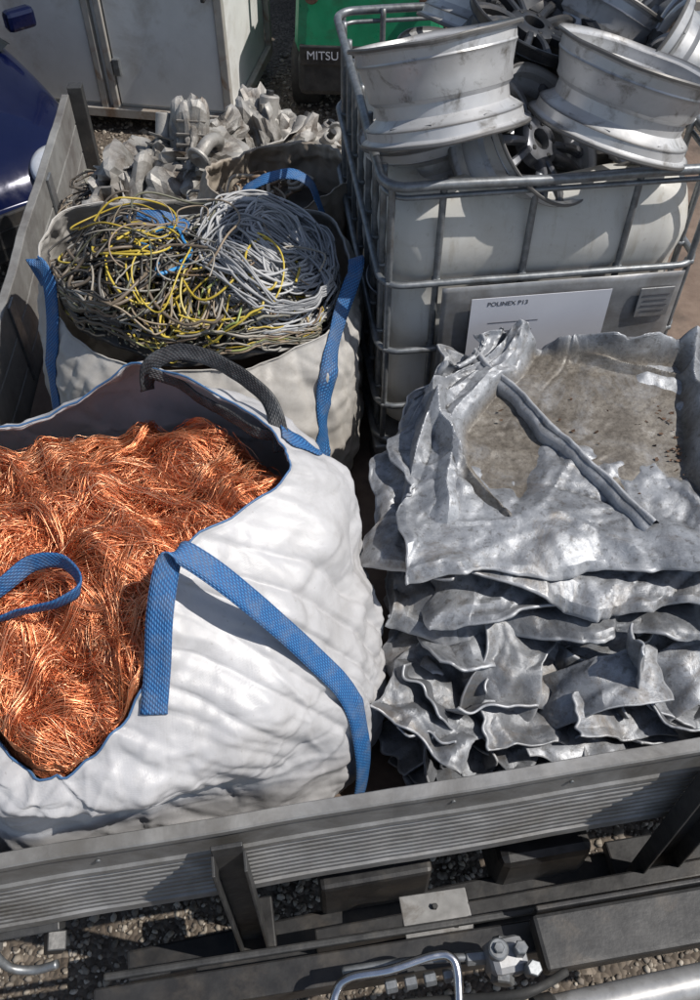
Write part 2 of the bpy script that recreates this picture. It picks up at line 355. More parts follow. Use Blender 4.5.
for i,x in enumerate((-.9,-.6,.25,.55,1.3)):
    cyl('rivet_%d'%i,NB(x,.029,.33),NB(x,.034,.33),.006,M['galv'],truck,12)
box('side_rail',NB(.5,-.06,-.13),(3.4,.07,.12),M['black'],truck,(0,0,R(9.5)),.006)
for i in range(9):
    x=-1+.38*i
    box('cross_member_%d'%i,NB(x,-.95,-.12),(.06,1.8,.1),M['black'],truck,(0,0,R(9.5)),.004)
box('chassis_beam_a',NB(.45,.02,-.62),(2.3,.09,.16),M['black'],truck,(0,0,R(11)),.008)
box('chassis_beam_b',NB(.5,-.55,-.45),(3.2,.1,.22),M['black'],truck,(0,0,R(9.5)),.008)
box('battery_box',NB(.08,-.13,-.40),(.34,.28,.26),M['black'],truck,(0,0,R(9.5)),.015)
box('air_tank_block',NB(.62,-.12,-.48),(.30,.26,.28),M['black'],truck,(0,0,R(9.5)),.03)
box('mounting_plate',NB(.235,.13,-.30),(.20,.15,.008),M['white_steel'],truck,(R(-8),0,R(8)),.003)
for i,(a,b_) in enumerate([(-.06,.02),(.05,.03),(0,-.03)]):
    p=NB(.235+a,.13+b_,-.30); cyl('plate_bolt_%d'%i,p,p+Vector((0,0,.014)),.009,M['darksteel'],truck,6)
def beam(name,a,b_,w,h,mat,bev=.006,roll=0):
    a=Vector(a);b_=Vector(b_); d=b_-a; L=d.length; o=box(name,(0,0,0),(L,w,h),mat,truck,(0,0,0),bev)
    q=d.to_track_quat('X','Z'); o.rotation_mode='QUATERNION'; o.rotation_quaternion=q; o.location=(a+b_)/2; return o
beam('lower_rail_outer',(-.68,.47,-.25),(1.6,.80,-.25),.085,.10,M['black'])
beam('lower_rail_lip',(-.66,.535,-.188),(1.6,.86,-.188),.02,.02,M['darksteel'])
beam('lower_rail_inner',(-.1,.66,-.34),(1.6,.95,-.34),.05,.08,M['black'])
beam('grey_channel',(.50,.60,-.13),(1.5,.76,-.13),.14,.07,M['darksteel'],.012)
beam('grey_channel_lip',(.50,.68,-.10),(1.5,.84,-.10),.014,.05,M['black'],.004)
beam('tie_bar',(-.45,.60,-.42),(.7,.77,-.42),.03,.03,M['black'])
cyl('hydraulic_barrel',(.50,.43,-.08),(1.4,.60,-.08),.042,M['white_steel'],truck,32,.1)
cyl('hydraulic_rod',(-.2,.30,-.08),(.52,.434,-.08),.02,M['chrome'],truck,24,.1)
cyl('hydraulic_gland',(.46,.422,-.08),(.52,.434,-.08),.05,M['darksteel'],truck,24)
box('knuckle',(.40,.555,-.06),(.10,.09,.10),M['galvplate'],truck,(R(6),R(4),R(12)),.02)
cyl('knuckle_pin',(.40,.60,-.05),(.385,.49,-.05),.03,M['galv'],truck,6)
cyl('knuckle_bolt_1',(.43,.56,-.02),(.43,.56,.03),.018,M['galv'],truck,6)
cyl('knuckle_bolt_2',(.455,.52,-.03),(.46,.515,.02),.02,M['galv'],truck,6)
cyl('knuckle_washer',(.375,.56,-.02),(.375,.56,.015),.026,M['galv'],truck,20)
cyl('knuckle_nut',(.375,.56,.013),(.375,.56,.026),.014,M['galv'],truck,6)
cyl('fitting_1',(.30,.555,-.07),(.36,.56,-.07),.018,M['galv'],truck,6)
pipe('link_rod',[(-.02,.53,-.09),(.1,.545,-.08),(.2,.553,-.07),(.34,.56,-.07)],.011,M['galv'],truck)
pipe('chrome_handle',[(-.05,.40,-.08),(-.035,.475,-.06),(0,.505,-.04),(.1,.52,-.03),(.21,.55,-.02),(.255,.548,-.02),(.272,.51,-.03),(.27,.4,-.06)],.012,M['chrome'],truck,80)
for i in range(3):
    pipe('hydraulic_hose_%d'%i,[(.55,.52,-.05),(.42,.46,-.03+.02*i),(.2,.42+.02*i,-.08),(-.1,.44,-.12),(-.5,.40+.03*i,-.2)],.011,M['rubber'],truck,60)
for i in range(4):
    p=(.09+.05*i,.49+.008*i,-.075); cyl('fitting_nut_%d'%i,p,(p[0]+.03,p[1]+.006,p[2]),.017,M['galv'],truck,6)
pipe('rope_hook',[(-.93,.60,-.04),(-.93,.57,-.10),(-.90,.55,-.15),(-.84,.55,-.17),(-.78,.56,-.15)],.012,M['galv'],truck,40)
box('hook_bracket',(-.88,.63,-.10),(.22,.03,.07),M['darksteel'],truck,(R(20),0,R(10)),.004)
box('hook_bracket_lip',(-.80,.615,-.16),(.05,.05,.10),M['darksteel'],truck,(R(10),R(20),R(10)),.004)
box('lower_bracket',(-1.02,.62,-.18),(.12,.05,.08),M['alu'],truck,(0,0,R(10)),.006)

# ------------------------------------------------------------ bags
def make_bag(name,rim,belly,mat,center,bulge,seed,nu=360,nv=110,amp=1.0,ripple=1.0):
    rim=np.array(rim,float); belly=np.array(belly,float); c=np.array(center,float)
    ru=cat(rim,nu,True); bu=cat(belly,nu,True)
    V=np.zeros((nv,nu,3))
    for i in range(nu):
        b_=bu[i]; r=ru[i]; out=(b_[:2]-c[:2]); out/=np.linalg.norm(out)+1e-9
        base=np.array([*(c[:2]+(b_[:2]-c[:2])*.86),.012]); low=np.array([*(c[:2]+(b_[:2]-c[:2])*.99),b_[2]*.35])
        mid=b_*.42+r*.58; mid[:2]+=out*bulge; mid[2]+=bulge*.4
        V[:,i]=cat([base,low,b_,mid,r],nv)
    Q=V*np.array([1,1,.5])
    fo=fold3(Q,int(seed*10),3.2,9,1.0)*.066+fold3(Q,int(seed*10)+1,8,7,1.0)*.014+creases(V,int(seed*10)+2,170,.022,.011)+creases(V,int(seed*10)+3,260,.010,.0045)
    for j in range(nv):
        v_=j/(nv-1)
        for i in range(nu):
            p=V[j,i]; o2=p[:2]-c[:2]; o2=o2/(np.linalg.norm(o2)+1e-9)
            th=i/nu*2*math.pi
            q=Vector((math.cos(th)*3.2+seed,math.sin(th)*3.2,v_*1.1))
            q2=Vector((p[0]*4+seed,p[1]*4,p[2]*4))
            w=(1-abs(noise.noise(q*1.6)))**3
            d=-.020*w*(.35+v_)+.015*noise.noise(q2*.8)+fo[j,i]
            e=v_**6
            d*=(1-.55*e)
            V[j,i,0]+=o2[0]*d*amp; V[j,i,1]+=o2[1]*d*amp
            V[j,i,2]+=amp*(.35*fo[j,i]*(1-e)*min(1,v_*3)+ripple*e*(.016*noise.noise(q*2.2+Vector((9,0,0)))+.004*noise.noise(q*6)))
            if v_>.985: V[j,i,:2]+=o2*.003
    idx=np.arange(nv*nu).reshape(nv,nu); a=idx[:-1]; b2=idx[1:]
    F=np.stack([a,np.roll(a,-1,1),np.roll(b2,-1,1),b2],-1).reshape(-1,4)
    v0=V.reshape(-1,3); f=F[nu*(nv//3)]; nrm=np.cross(v0[f[1]]-v0[f[0]],v0[f[2]]-v0[f[0]])
    if np.dot(nrm[:2],v0[f[0]][:2]-c[:2])<0: F=F[:,::-1].copy()
    e=empty(name)
    body=obj('body',v0,F,mat,e); so=body.modifiers.new('s','SOLIDIFY'); so.thickness=.004; so.offset=-1
    bvh=BVHTree.FromPolygons([Vector(x) for x in v0],[tuple(int(k) for k in f) for f in F])
    rp=V[-1].copy(); pipe('rim_stitch',[tuple(x+np.array([0,0,.001])) for x in rp[::3]],.0028,M['stitch'] if mat==M['bag'] else mat,e,closed=True,k=6,smoothpath=False)
    return e,bvh,V[-1]
def ribbon(name,pts,wd,width,mat,parent,n=70,thick=.003,bvh=None,off=.006):
    P=cat(pts,n); W=cat(wd,n) if len(wd)==len(pts) else np.tile(np.array(wd[0],float),(n,1))
    V=[];F=[];UV=[]; k=5; L=0
    T=np.gradient(P,axis=0)
    for i in range(n):
        if i: L+=np.linalg.norm(P[i]-P[i-1])
        t_=T[i]/np.linalg.norm(T[i]); w=W[i]-t_*np.dot(W[i],t_); w/=np.linalg.norm(w)
        nr=np.cross(t_,w)
        for j in range(k):
            s=(j/(k-1)-.5); p=Vector(P[i]+w*s*width+nr*(.004*noise.noise(Vector((L*22,j*.3,width*40)))))
            if bvh:
                h=bvh.find_nearest(p)
                if h[0] is not None:
                    dd=(p-h[0]).dot(h[1])
                    if dd<off: p=p+h[1]*(off-dd)
            V.append(p); UV.append((s*width,L))
    if bvh:   # relax so the webbing bridges small hollows instead of following them
        A=np.array([tuple(x) for x in V]).reshape(n,k,3); A0=A.copy()
        for _ in range(6): A[1:-1]=.25*A[:-2]+.5*A[1:-1]+.25*A[2:]
        V=[]
        for x in A.reshape(-1,3):
            p=Vector(x); h=bvh.find_nearest(p); dd=(p-h[0]).dot(h[1])
            if dd<off*.6: p=p+h[1]*(off*.6-dd)
            V.append(p)
    for i in range(n-1):
        for j in range(k-1): a=i*k+j; F.append((a,a+1,a+k+1,a+k))
    o=obj(name,V,F,mat,parent); me=o.data; uvl=me.uv_layers.new(name='UVMap')
    for lp in me.loops: uvl.data[lp.index].uv=UV[lp.vertex_index]
    so=o.modifiers.new('s','SOLIDIFY'); so.thickness=thick; so.offset=0
    return o

c1=(-.5,1.22)
rim1=[(-.516,1.72,.93),(-.184,1.50,.90),(-.165,1.37,.865),(-.375,1.16,.87),(-.405,.997,.80),(-.488,.835,.70),(-.63,.755,.62),(-.78,.83,.64),(-.94,1.0,.70),(-1.08,1.35,.75),(-1.02,1.6,.78),(-.768,1.68,.80)]
bel1=[(-.42,1.75,.5),(-.03,1.60,.5),(.07,1.38,.45),(.085,1.17,.42),(.035,.98,.40),(-.15,.835,.42),(-.5,.755,.45),(-.85,.715,.45),(-1.04,.85,.45),(-1.11,1.2,.45),(-1.1,1.55,.5),(-.85,1.74,.5)]
bag1,bvh1,rimv1=make_bag('bulk_bag',rim1,bel1,M['bag'],c1,.075,3.1,460,150)
ribbon('strap_front',[(-.42,.862,.70),(-.405,.93,.80),(-.395,1.0,.89),(-.372,1.085,.965),(-.325,1.085,.955),(-.214,1.05,.85),(-.092,1.03,.66),(-.0,1.0,.5),(.035,.94,.27),(.02,.9,.1)],
       [(1,.2,0),(1,.15,0),(1,.1,0),(.9,.6,-.3),(.3,1,.3),(.2,1,.35),(.3,1,.3),(.5,.9,.1),(.6,.8,0),(.6,.8,0)],.056,M['blue'],bag1,120,.004,bvh1)
ribbon('strap_left',[(-1.0,1.02,.70),(-.913,1.06,.76),(-.779,1.093,.83),(-.70,1.14,.865),(-.625,1.13,.88),(-.576,1.07,.885),(-.61,1.035,.87),(-.70,1.03,.84),(-.80,1.02,.80),(-.93,1.0,.74)],
       [(0,.5,1),(0,.5,1),(0,.5,1),(0,.4,1),(.2,.2,1),(.3,0,1),(0,-.3,1),(0,-.4,1),(0,-.5,1),(0,-.5,1)],.04,M['blue'],bag1,80,.004)
ribbon('strap_rear',[(-.53,1.70,.86),(-.512,1.72,.93),(-.44,1.73,.965),(-.354,1.70,.97),(-.26,1.64,.955),(-.20,1.585,.93),(-.175,1.53,.885),(-.17,1.5,.84)],
       [(0,.1,1),(0,.3,.9),(0,.5,.6),(.2,.3,.8),(.4,.2,.8),(.5,.3,.8),(.7,.4,.2),(.7,.4,.2)],.042,M['black_web'],bag1,80,.004)
ribbon('strap_rear_lower',[(-.515,1.70,.92),(-.45,1.69,.90),(-.385,1.64,.89),(-.30,1.58,.885),(-.235,1.53,.88),(-.19,1.52,.88)],
       [(0,.3,1)]*6,.03,M['black_web'],bag1,60,.004)
ribbon('strap_rear_sewn',[(-.172,1.52,.89),(-.13,1.52,.82),(-.07,1.53,.70),(-.02,1.56,.5),(-.01,1.57,.3)],[(.4,-1,0)]*5,.045,M['blue'],bag1,60,.004,bvh1)

# -------- copper wire
def rimfun(rimv,c):
    d=rimv[:,:2]-np.array(c); th=np.arctan2(d[:,1],d[:,0]); r=np.hypot(d[:,0],d[:,1]); o=np.argsort(th)
    th=th[o]; r=r[o]; z=rimv[o,2]
    return (lambda a:np.interp(a,th,r,period=2*np.pi)),(lambda a:np.interp(a,th,z,period=2*np.pi))
cc=(-.62,1.22); rf,zf=rimfun(rimv1,cc)
def cmound(x,y):
    dx,dy=x-cc[0],y-cc[1]; a=np.arctan2(dy,dx); r=np.hypot(dx,dy); s=np.clip(r/rf(a),0,1)
    offz=.045+.20*np.exp(-((a-R(82))/R(42))**2)+.07*np.exp(-((a-R(20))/R(28))**2)
    z=.78*(1-s**2)+(zf(a)-offz)*s**2
    z+=.022*np.sin(x*17+y*9)+.018*np.sin(y*21-x*13+1)+.010*np.sin(x*41+y*37)
    return z
def clampin(x,y,lim=.95):
    dx,dy=x-cc[0],y-cc[1]; a=np.arctan2(dy,dx); r=np.hypot(dx,dy); rm=rf(a)*lim; k=np.minimum(1,rm/(r+1e-9)); return cc[0]+dx*k,cc[1]+dy*k
def copper_layer(nc,per,n,zlift,spread,lenr,free=.8):
    S=[]
    for c_ in range(nc):
        a=rng.uniform(0,2*np.pi); r=math.sqrt(rng.uniform(0,1))*.97*float(rf(a)); x0,y0=cc[0]+r*math.cos(a),cc[1]+r*math.sin(a)
        L=rng.uniform(*lenr); h=2.6*math.sin(x0*5.2+1)+2.2*math.sin(y0*6.1+x0*3)+rng.normal(0,free); k=rng.normal(0,6); s=np.linspace(-.5,.5,n)*L
        wf=rng.uniform(15,45); wa=rng.uniform(.002,.012); ph=rng.uniform(0,6.28)
        hx=h+k*s; dx=np.cos(hx)*np.gradient(s); dy=np.sin(hx)*np.gradient(s)
        px=x0+np.cumsum(dx)-np.sum(dx)/2; py=y0+np.cumsum(dy)-np.sum(dy)/2
        lift=rng.uniform(0,zlift)
        m_=per; j=rng.normal(0,1,(m_,3))*spread
        tw=rng.normal(0,.5,(m_,1)); fr=rng.normal(0,1,(m_,1))
        ss=(s/L)[None]
        flare=1+2.4*np.abs(ss)*rng.uniform(.2,1.3,(m_,1))
        lat=(j[:,:1]*flare+wa*np.sin(wf*s[None]+ph+tw)+ .6*spread*np.sin(ss*9+fr*3))
        sx,sy=-np.sin(hx)[None],np.cos(hx)[None]
        ox=px[None]+sx*lat+np.cos(hx)[None]*j[:,1:2]*4; oy=py[None]+sy*lat+np.sin(hx)[None]*j[:,1:2]*4
        ox,oy=clampin(ox,oy,.96)
        oz=cmound(ox,oy)+lift*(1-(2*ss)**2)+np.abs(j[:,2:3])*.9*flare+ .004*np.sin(ss*14+fr*5)+.001
        S.append(np.stack([ox,oy,oz],-1))
    return np.concatenate(S)
P=np.concatenate([copper_layer(420,26,18,.010,.010,(.12,.34)),copper_layer(260,22,18,.055,.006,(.14,.38)),copper_layer(900,1,18,.05,.01,(.06,.3),2)])
V_,F_=tubes(P,rng.uniform(.0006,.0012,len(P)),3)
cop=empty('copper_wire_scrap')
obj('strands',V_,F_,M['copper'],cop)
nu,nr_=160,50; V=[];F=[]
for j in range(nr_):
    for i in range(nu):
        a=2*math.pi*i/nu-math.pi; r=rf(a)*.985*j/(nr_-1); x,y=cc[0]+r*math.cos(a),cc[1]+r*math.sin(a)
        V.append((x,y,float(cmound(np.array(x),np.array(y)))-.004+.012*noise.noise(Vector((x*30,y*30,0)))))
for j in range(nr_-1):
    for i in range(nu): F.append((j*nu+i,j*nu+(i+1)%nu,(j+1)*nu+(i+1)%nu,(j+1)*nu+i))
obj('core',V,F,M['copper_base'],cop)

# -------- bag 2
c2=(-.5,2.42)
rim2=[(-1.03,2.47,.70),(-.97,2.75,.74),(-.54,2.84,.72),(-.09,2.71,.74),(.0,2.38,.72),(-.09,2.17,.65),(-.427,2.05,.61),(-.82,2.15,.62)]
bel2=[(-1.07,2.45,.35),(-1.02,2.85,.35),(-.5,2.90,.35),(-.04,2.78,.35),(.035,2.38,.36),(-.05,2.05,.33),(-.45,1.93,.33),(-.94,2.06,.33)]
bag2,bvh2,rimv2=make_bag('bulk_bag.001',rim2,bel2,M['bag_dirty'],c2,.03,11.7,300,90,.8)
ribbon('strap_right',[(.0,2.42,.66),(.015,2.40,.78),(.02,2.34,.80),(-.0,2.28,.76),(-.045,2.2,.66),(-.09,2.11,.5),(-.12,2.03,.3),(-.13,2.0,.12)],[(1,.4,.2)]*3+[(1,.5,.2)]*5,.05,M['blue'],bag2,90,.004,bvh2)
ribbon('strap_left',[(-1.0,2.42,.66),(-1.02,2.42,.74),(-1.0,2.38,.79),(-.96,2.34,.75),(-.96,2.27,.63),(-.965,2.2,.5),(-.97,2.14,.3),(-.95,2.12,.12)],[(1,-.3,.3)]*8,.05,M['blue'],bag2,90,.004,bvh2)
ribbon('strap_rear_left',[(-.82,2.66,.70),(-.77,2.58,.79),(-.66,2.56,.83),(-.57,2.57,.80),(-.50,2.6,.72)],[(0,.8,.5)]*5,.05,M['blue'],bag2,60,.004)
ribbon('strap_rear_right',[(-.42,2.93,.62),(-.382,2.9,.72),(-.25,2.93,.77),(-.15,2.93,.74),(-.1,2.88,.64)],[(0,.9,.3)]*5,.045,M['blue'],bag2,60,.004)

# -------- cables
def m2(x,y):
    dx,dy=x+.5,y-2.42; return .73-.42*(dx**2+1.2*dy**2)+.02*np.sin(x*15)+.02*np.sin(y*17+1)
def clamp2(x,y):
    d=rimv2[:,:2]-np.array(c2); th=np.arctan2(d[:,1],d[:,0]); o=np.argsort(th)
    dx,dy=x-c2[0],y-c2[1]; a=np.arctan2(dy,dx); r=np.hypot(dx,dy); rm=np.interp(a,th[o],np.hypot(d[o,0],d[o,1]),period=2*np.pi)*.93
    k=np.minimum(1,rm/(r+1e-9)); return c2[0]+dx*k,c2[1]+dy*k
def loops(n,cx,cy,sx,sy,rr,turns,zl,npts=56,clampf=clamp2,mf=m2,tilt=.5):
    S=[]
    for i in range(n):
        x0=cx+rng.normal(0,sx); y0=cy+rng.normal(0,sy); r=rng.uniform(*rr); e=rng.uniform(.45,1); a0=rng.uniform(0,6.28); T_=rng.uniform(*turns)
        a=a0+np.linspace(0,T_*2*np.pi,npts); ro=rng.uniform(0,3.14)
        rad=r*(1+.15*np.sin(a*1.7+rng.uniform(0,6)))*(1+np.linspace(-.15,.15,npts)*rng.normal(0,1))
        u=rad*np.cos(a); v_=e*rad*np.sin(a); x=x0+u*math.cos(ro)-v_*math.sin(ro)+.010*np.sin(a*3.1+i); y=y0+u*math.sin(ro)+v_*math.cos(ro)+.010*np.cos(a*2.7+i)
        x,y=clampf(x,y); z=mf(x,y)+rng.uniform(0,zl)+rng.uniform(0,tilt)*v_*rng.choice([-1,1])*.5+.012*np.sin(a*2.3+i)
        z=np.maximum(z,mf(x,y)-.02)
        S.append(np.stack([x,y,z],-1))
    return np.array(S)
cab=empty('cable_tangle')
for nm,mt_,args,rad in [('yellow_cable','cable_yellow',(26,-.66,2.33,.11,.09,(.07,.17),(.6,1.3),.16,56,clamp2,m2,.9),(.0025,.0045)),
    ('yellow_cable_b','cable_yellow',(20,-.40,2.22,.11,.06,(.08,.2),(.4,1.0),.16,56,clamp2,m2,.9),(.0025,.004)),
    ('black_cable','cable_black',(90,-.74,2.36,.13,.11,(.06,.17),(.6,1.6),.15,56,clamp2,m2,.8),(.003,.006)),
    ('brown_cable','cable_brown',(70,-.60,2.33,.18,.12,(.06,.18),(.5,1.4),.13),(.002,.0055)),
    ('edge_cable','cable_brown',(46,-.3,2.2,.16,.06,(.06,.18),(.5,1.2),.09),(.0025,.005)),
    ('raised_cable','cable_brown',(26,-.52,2.34,.16,.10,(.08,.18),(.4,.9),.20,56,clamp2,m2,1.6),(.0018,.0035)),
    ('blue_cable','cable_blue',(3,-.60,2.36,.04,.05,(.06,.10),(.5,.9),.16),(.005,.007)),
    ('grey_cable_back','cable_grey',(30,-.42,2.6,.2,.08,(.08,.2),(.5,1.2),.05),(.003,.0055))]:
    P=loops(*args); V_,F_=tubes(P,rng.uniform(*rad,len(P)),7); obj(nm,V_,F_,M[mt_],cab)
V=[];F=[]
for j in range(20):
    for i in range(64):
        a=2*math.pi*i/64; x=c2[0]+.6*math.cos(a)*j/19; y=c2[1]+.5*math.sin(a)*j/19; X,Y=clamp2(np.array([x]),np.array([y])); V.append((X[0],Y[0],m2(X[0],Y[0])-.03))
for j in range(19):
    for i in range(64): F.append((j*64+i,j*64+(i+1)%64,(j+1)*64+(i+1)%64,(j+1)*64+i))
obj('core',V,F,M['cable_black'],cab)
coil=empty('electrical_cable_coil')
S=[]
for b_ in range(15):
    cx=-.25+rng.normal(0,.045); cy=2.41+rng.normal(0,.07); r=rng.uniform(.10,.25); e=rng.uniform(.5,.85); ro=rng.uniform(1.1,2.3); zt=rng.uniform(0.01,.12)
    for i in range(14):
        a=rng.uniform(0,6.28)+np.linspace(0,2*np.pi*rng.uniform(.6,1.1),70); rr=r*(1+rng.normal(0,.07)+.05*np.sin(a*2+b_))
        u=rr*np.cos(a); v_=rr*e*np.sin(a); q=ro+rng.normal(0,.08); jx,jy=rng.normal(0,.012,2)
        x=cx+jx+u*math.cos(q)-v_*math.sin(q)+.006*np.sin(5*a+i); y=cy+jy+u*math.sin(q)+v_*math.cos(q)+.006*np.cos(4*a+i)
        x,y=clamp2(x,y)
        z=m2(x,y)+zt+rng.uniform(.0,.04)+.012*np.sin(3*a+i*.7)
        S.append(np.stack([x,y,z],-1))
V_,F_=tubes(np.array(S),rng.uniform(.0032,.0045,len(S)),7); obj('loops',V_,F_,M['cable_grey'],coil)

# -------- bag 3
def ringpts(cx,cy,rx,ry,z,n=8,dz=0): return [(cx+rx*math.cos(-a*2*math.pi/n),cy+ry*math.sin(-a*2*math.pi/n),z+dz*math.sin(a*2.1)) for a in range(n)]
bag3,bvh3,rimv3=make_bag('bulk_bag.002',ringpts(-.28,3.22,.29,.25,.60,8,.03),ringpts(-.28,3.24,.32,.28,.3),M['bag_tan'],(-.28,3.22),.02,23.3,200,60,.9)
def noclamp(x,y): return x,y
P=loops(26,-.36,3.25,.08,.07,(.04,.12),(.5,1.3),.1,40,noclamp,lambda x,y:.44+0*x); V_,F_=tubes(P,rng.uniform(.004,.009,len(P)),7)
obj('contents',V_,F_,M['cable_brown'],bag3)
V,F=lathe([(.0001,.47),(.1,.46),(.2,.44),(.27,.42)],32,False); obj('contents_core',[(x-.28,y*.85+3.22,z) for x,y,z in V],F,M['cable_black'],bag3)
heap=empty('cable_heap'); P=loops(80,-1.1,3.5,.09,.16,(.05,.17),(.6,1.6),.2,50,lambda x,y:(np.maximum(x,-1.30),y),lambda x,y:.08+0*x); V_,F_=tubes(P,rng.uniform(.003,.006,len(P)),7)
obj('strands',V_,F_,M['cable_brown'],heap)
P=loops(40,-1.08,3.5,.09,.14,(.05,.16),(.6,1.6),.26,50,lambda x,y:(np.maximum(x,-1.30),y),lambda x,y:.1+0*x); V_,F_=tubes(P,rng.uniform(.003,.006,len(P)),7); obj('strands_dark',V_,F_,M['cable_black'],heap)

# -------- aluminium castings: jumbled housings, pipes, plates
def casting(i,loc,s):
    e=empty('aluminium_casting' if i==0 else 'aluminium_casting.%03d'%i,loc,(rng.uniform(-1.2,1.2),rng.uniform(-1.2,1.2),rng.uniform(0,6.28)))
    bm=bmesh.new(); bmesh.ops.create_icosphere(bm,subdivisions=4,radius=s)
    sx=rng.uniform(.6,1.7); sy=rng.uniform(.5,1.1); sz=rng.uniform(.4,.9); pw=rng.choice([3,5,9])
    for v_ in bm.verts:
        n_=v_.co.normalized(); p6=(abs(n_.x)**pw+abs(n_.y)**pw+abs(n_.z)**pw)**(-1/pw)
        d=p6*(1+.3*noise.noise(n_*1.7+Vector((i*3.1,0,0)))+.22*(noise.cell(n_*2.4+Vector((i,2,0)))-.5))
        v_.co=Vector((n_.x*sx,n_.y*sy,n_.z*sz))*s*d
    me=bpy.data.meshes.new('housing'); bm.to_mesh(me); bm.free(); me.materials.append(M['casting']); o=bpy.data.objects.new('housing',me); COL.objects.link(o); o.parent=e
    kind=i%4
    if kind in (0,2):
        for k in range(2):
            d=Vector((rng.choice([-1,1]),rng.normal(0,.5),rng.uniform(0,.8))).normalized(); p=d*s*.6
            cyl('port_%d'%k,p,p+d*s*rng.uniform(.5,.9),s*rng.uniform(.16,.34),M['casting'],e,20)
            cyl('bore_%d'%k,p+d*s*.3,p+d*s*.91,s*.12,M['black'],e,16)
    if kind in (1,2):
        for k in range(5):
            box('rib_%d'%k,((k-2)*s*.34,0,s*.4*sz),(s*.06,s*sy*1.7,s*.7),M['casting'],e,(0,R(rng.uniform(-8,8)),0),.005)
    if kind==3:
        pipe('elbow_pipe',[(0,0,s*.3),(s*.2,0,s*.9),(s*.9,s*.2,s*1.1),(s*1.4,s*.5,s*.8)],s*.2,M['casting'],e,30,k=14)
        cyl('elbow_flange',(s*1.3,s*.45,s*.85),(s*1.4,s*.5,s*.79),s*.36,M['casting'],e,18)
    if kind==0:
        V=[];F=[]
        for a in range(9):
            for b_ in range(7): V.append(((a/8-.5)*s*2.2,(b_/6-.5)*s*1.4,s*.75*sz+.3*s*noise.noise(Vector((a*.5,b_*.5,i)))))
        for a in range(8):
            for b_ in range(6): q=a*7+b_; F.append((q,q+1,q+8,q+7))
        o=obj('torn_plate',V,F,M['casting'],e); o.modifiers.new('s','SOLIDIFY').thickness=.006
ci=0
for i in range(48):
    x=rng.uniform(-1.05,-.10); y=rng.uniform(3.25,4.2) if x<-.6 else rng.uniform(3.55,4.2); hgt=.36*math.exp(-((x+.60)/.55)**2-((y-3.7)/.55)**2)
    casting(ci,(x,y,.08+hgt*rng.uniform(.5,1.25)),rng.uniform(.07,.16)); ci+=1

# ------------------------------------------------------------ IBC
ibc=empty('ibc_tote',(.089,2.178,0),(0,0,R(7)))
def rrect(w,d,r,inset,n=12,side=10):
    pts=[]; x0,y0,x1,y1=inset,inset,w-inset,d-inset; r=max(r,.01)
    for cx,cy,a0 in ((x1-r,y0+r,-90),(x1-r,y1-r,0),(x0+r,y1-r,90),(x0+r,y0+r,180)):
        for k in range(n+1): a=R(a0+90*k/n); pts.append((cx+r*math.cos(a),cy+r*math.sin(a)))
    out=[]
    for i in range(len(pts)):
        p,q=pts[i],pts[(i+1)%len(pts)]; out.append(p)
        if math.dist(p,q)>.15:
            for k in range(1,side*2): f=k/(side*2); out.append((p[0]+(q[0]-p[0])*f,p[1]+(q[1]-p[1])*f))
    return out
W_,D_=1.0,1.2
rings=[(.165,.12,.08),(.17,.07,.1),(.20,.04,.11)]
z=.24
while z<1.0: rings.append((z,.034,.11)); z+=.035
rings+=[(1.02,.038,.11),(1.05,.05,.11),(1.075,.07,.11),(1.088,.10,.1),(1.09,.135,.09),(1.084,.14,.09),(1.07,.115,.1),(1.03,.065,.1),(.9,.05,.1),(.5,.05,.1),(.24,.06,.1),(.2,.1,.1)]
V=[];F=[]
for zi,(zz,ins,rr_) in enumerate(rings):
    for (x,y) in rrect(W_,D_,rr_,ins):
        q=Vector((x*3,y*3,zz*3)); d=.012*noise.noise(q)
        g=.010*math.cos(zz*2*math.pi/.26)* (1 if zi<28 else 0)
        cx,cy=x-.5,y-.6; l=math.hypot(cx,cy); wav=.03*noise.noise(Vector((x*5,y*5,9))) if zz>1.06 else 0
        V.append((x-cx/l*(g+.004)+cx*d,y-cy/l*(g+.004)+cy*d,zz+wav))
n=len(V)//len(rings)
for j in range(len(rings)-1):
    for i in range(n): F.append((j*n+i,j*n+(i+1)%n,(j+1)*n+(i+1)%n,(j+1)*n+i))
F.append(tuple(range(n))[::-1]); F.append(tuple((len(rings)-1)*n+i for i in range(n)))
obj('tank',V,F,M['hdpe'],ibc)
for i,(zz,rr_) in enumerate([(1.15,.0145),(.83,.011),(.575,.011),(.33,.011),(.165,.013)]):
    pipe('rail_%d'%i,[(x,y,zz+(.006*noise.noise(Vector((x*3,y*3,i))))) for x,y in rrect(W_,D_,.07,.005)],rr_,M['galv'],ibc,closed=True,k=10,smoothpath=False)
def vbar(x,y,i):
    pts=[(x,y,.14),(x,y,.3),(x,y,.56),(x,y,.60),(x,y,.82),(x,y,.95),(x,y,1.16)]
    pipe('bar_%d'%i,pts,.0105,M['galv'],ibc,30)
    for zz in (.83,.575,.33): box('weld_%d_%d'%(i,int(zz*100)),(x,y,zz),(.026,.026,.018),M['galv'],ibc,(0,0,0),.006)
i=0
for x in (.03,.175,.44,.74,.97): vbar(x,.022,i); i+=1; vbar(x,1.178,i); i+=1
for y in (.12,.27,.42,.6,.78,.93,1.08): vbar(.022,y,i); i+=1; vbar(.978,y,i); i+=1
pipe('rail_lip',[(x,y,1.115) for x,y in rrect(W_,D_,.07,.012)],.008,M['galv'],ibc,closed=True,k=8,smoothpath=False)
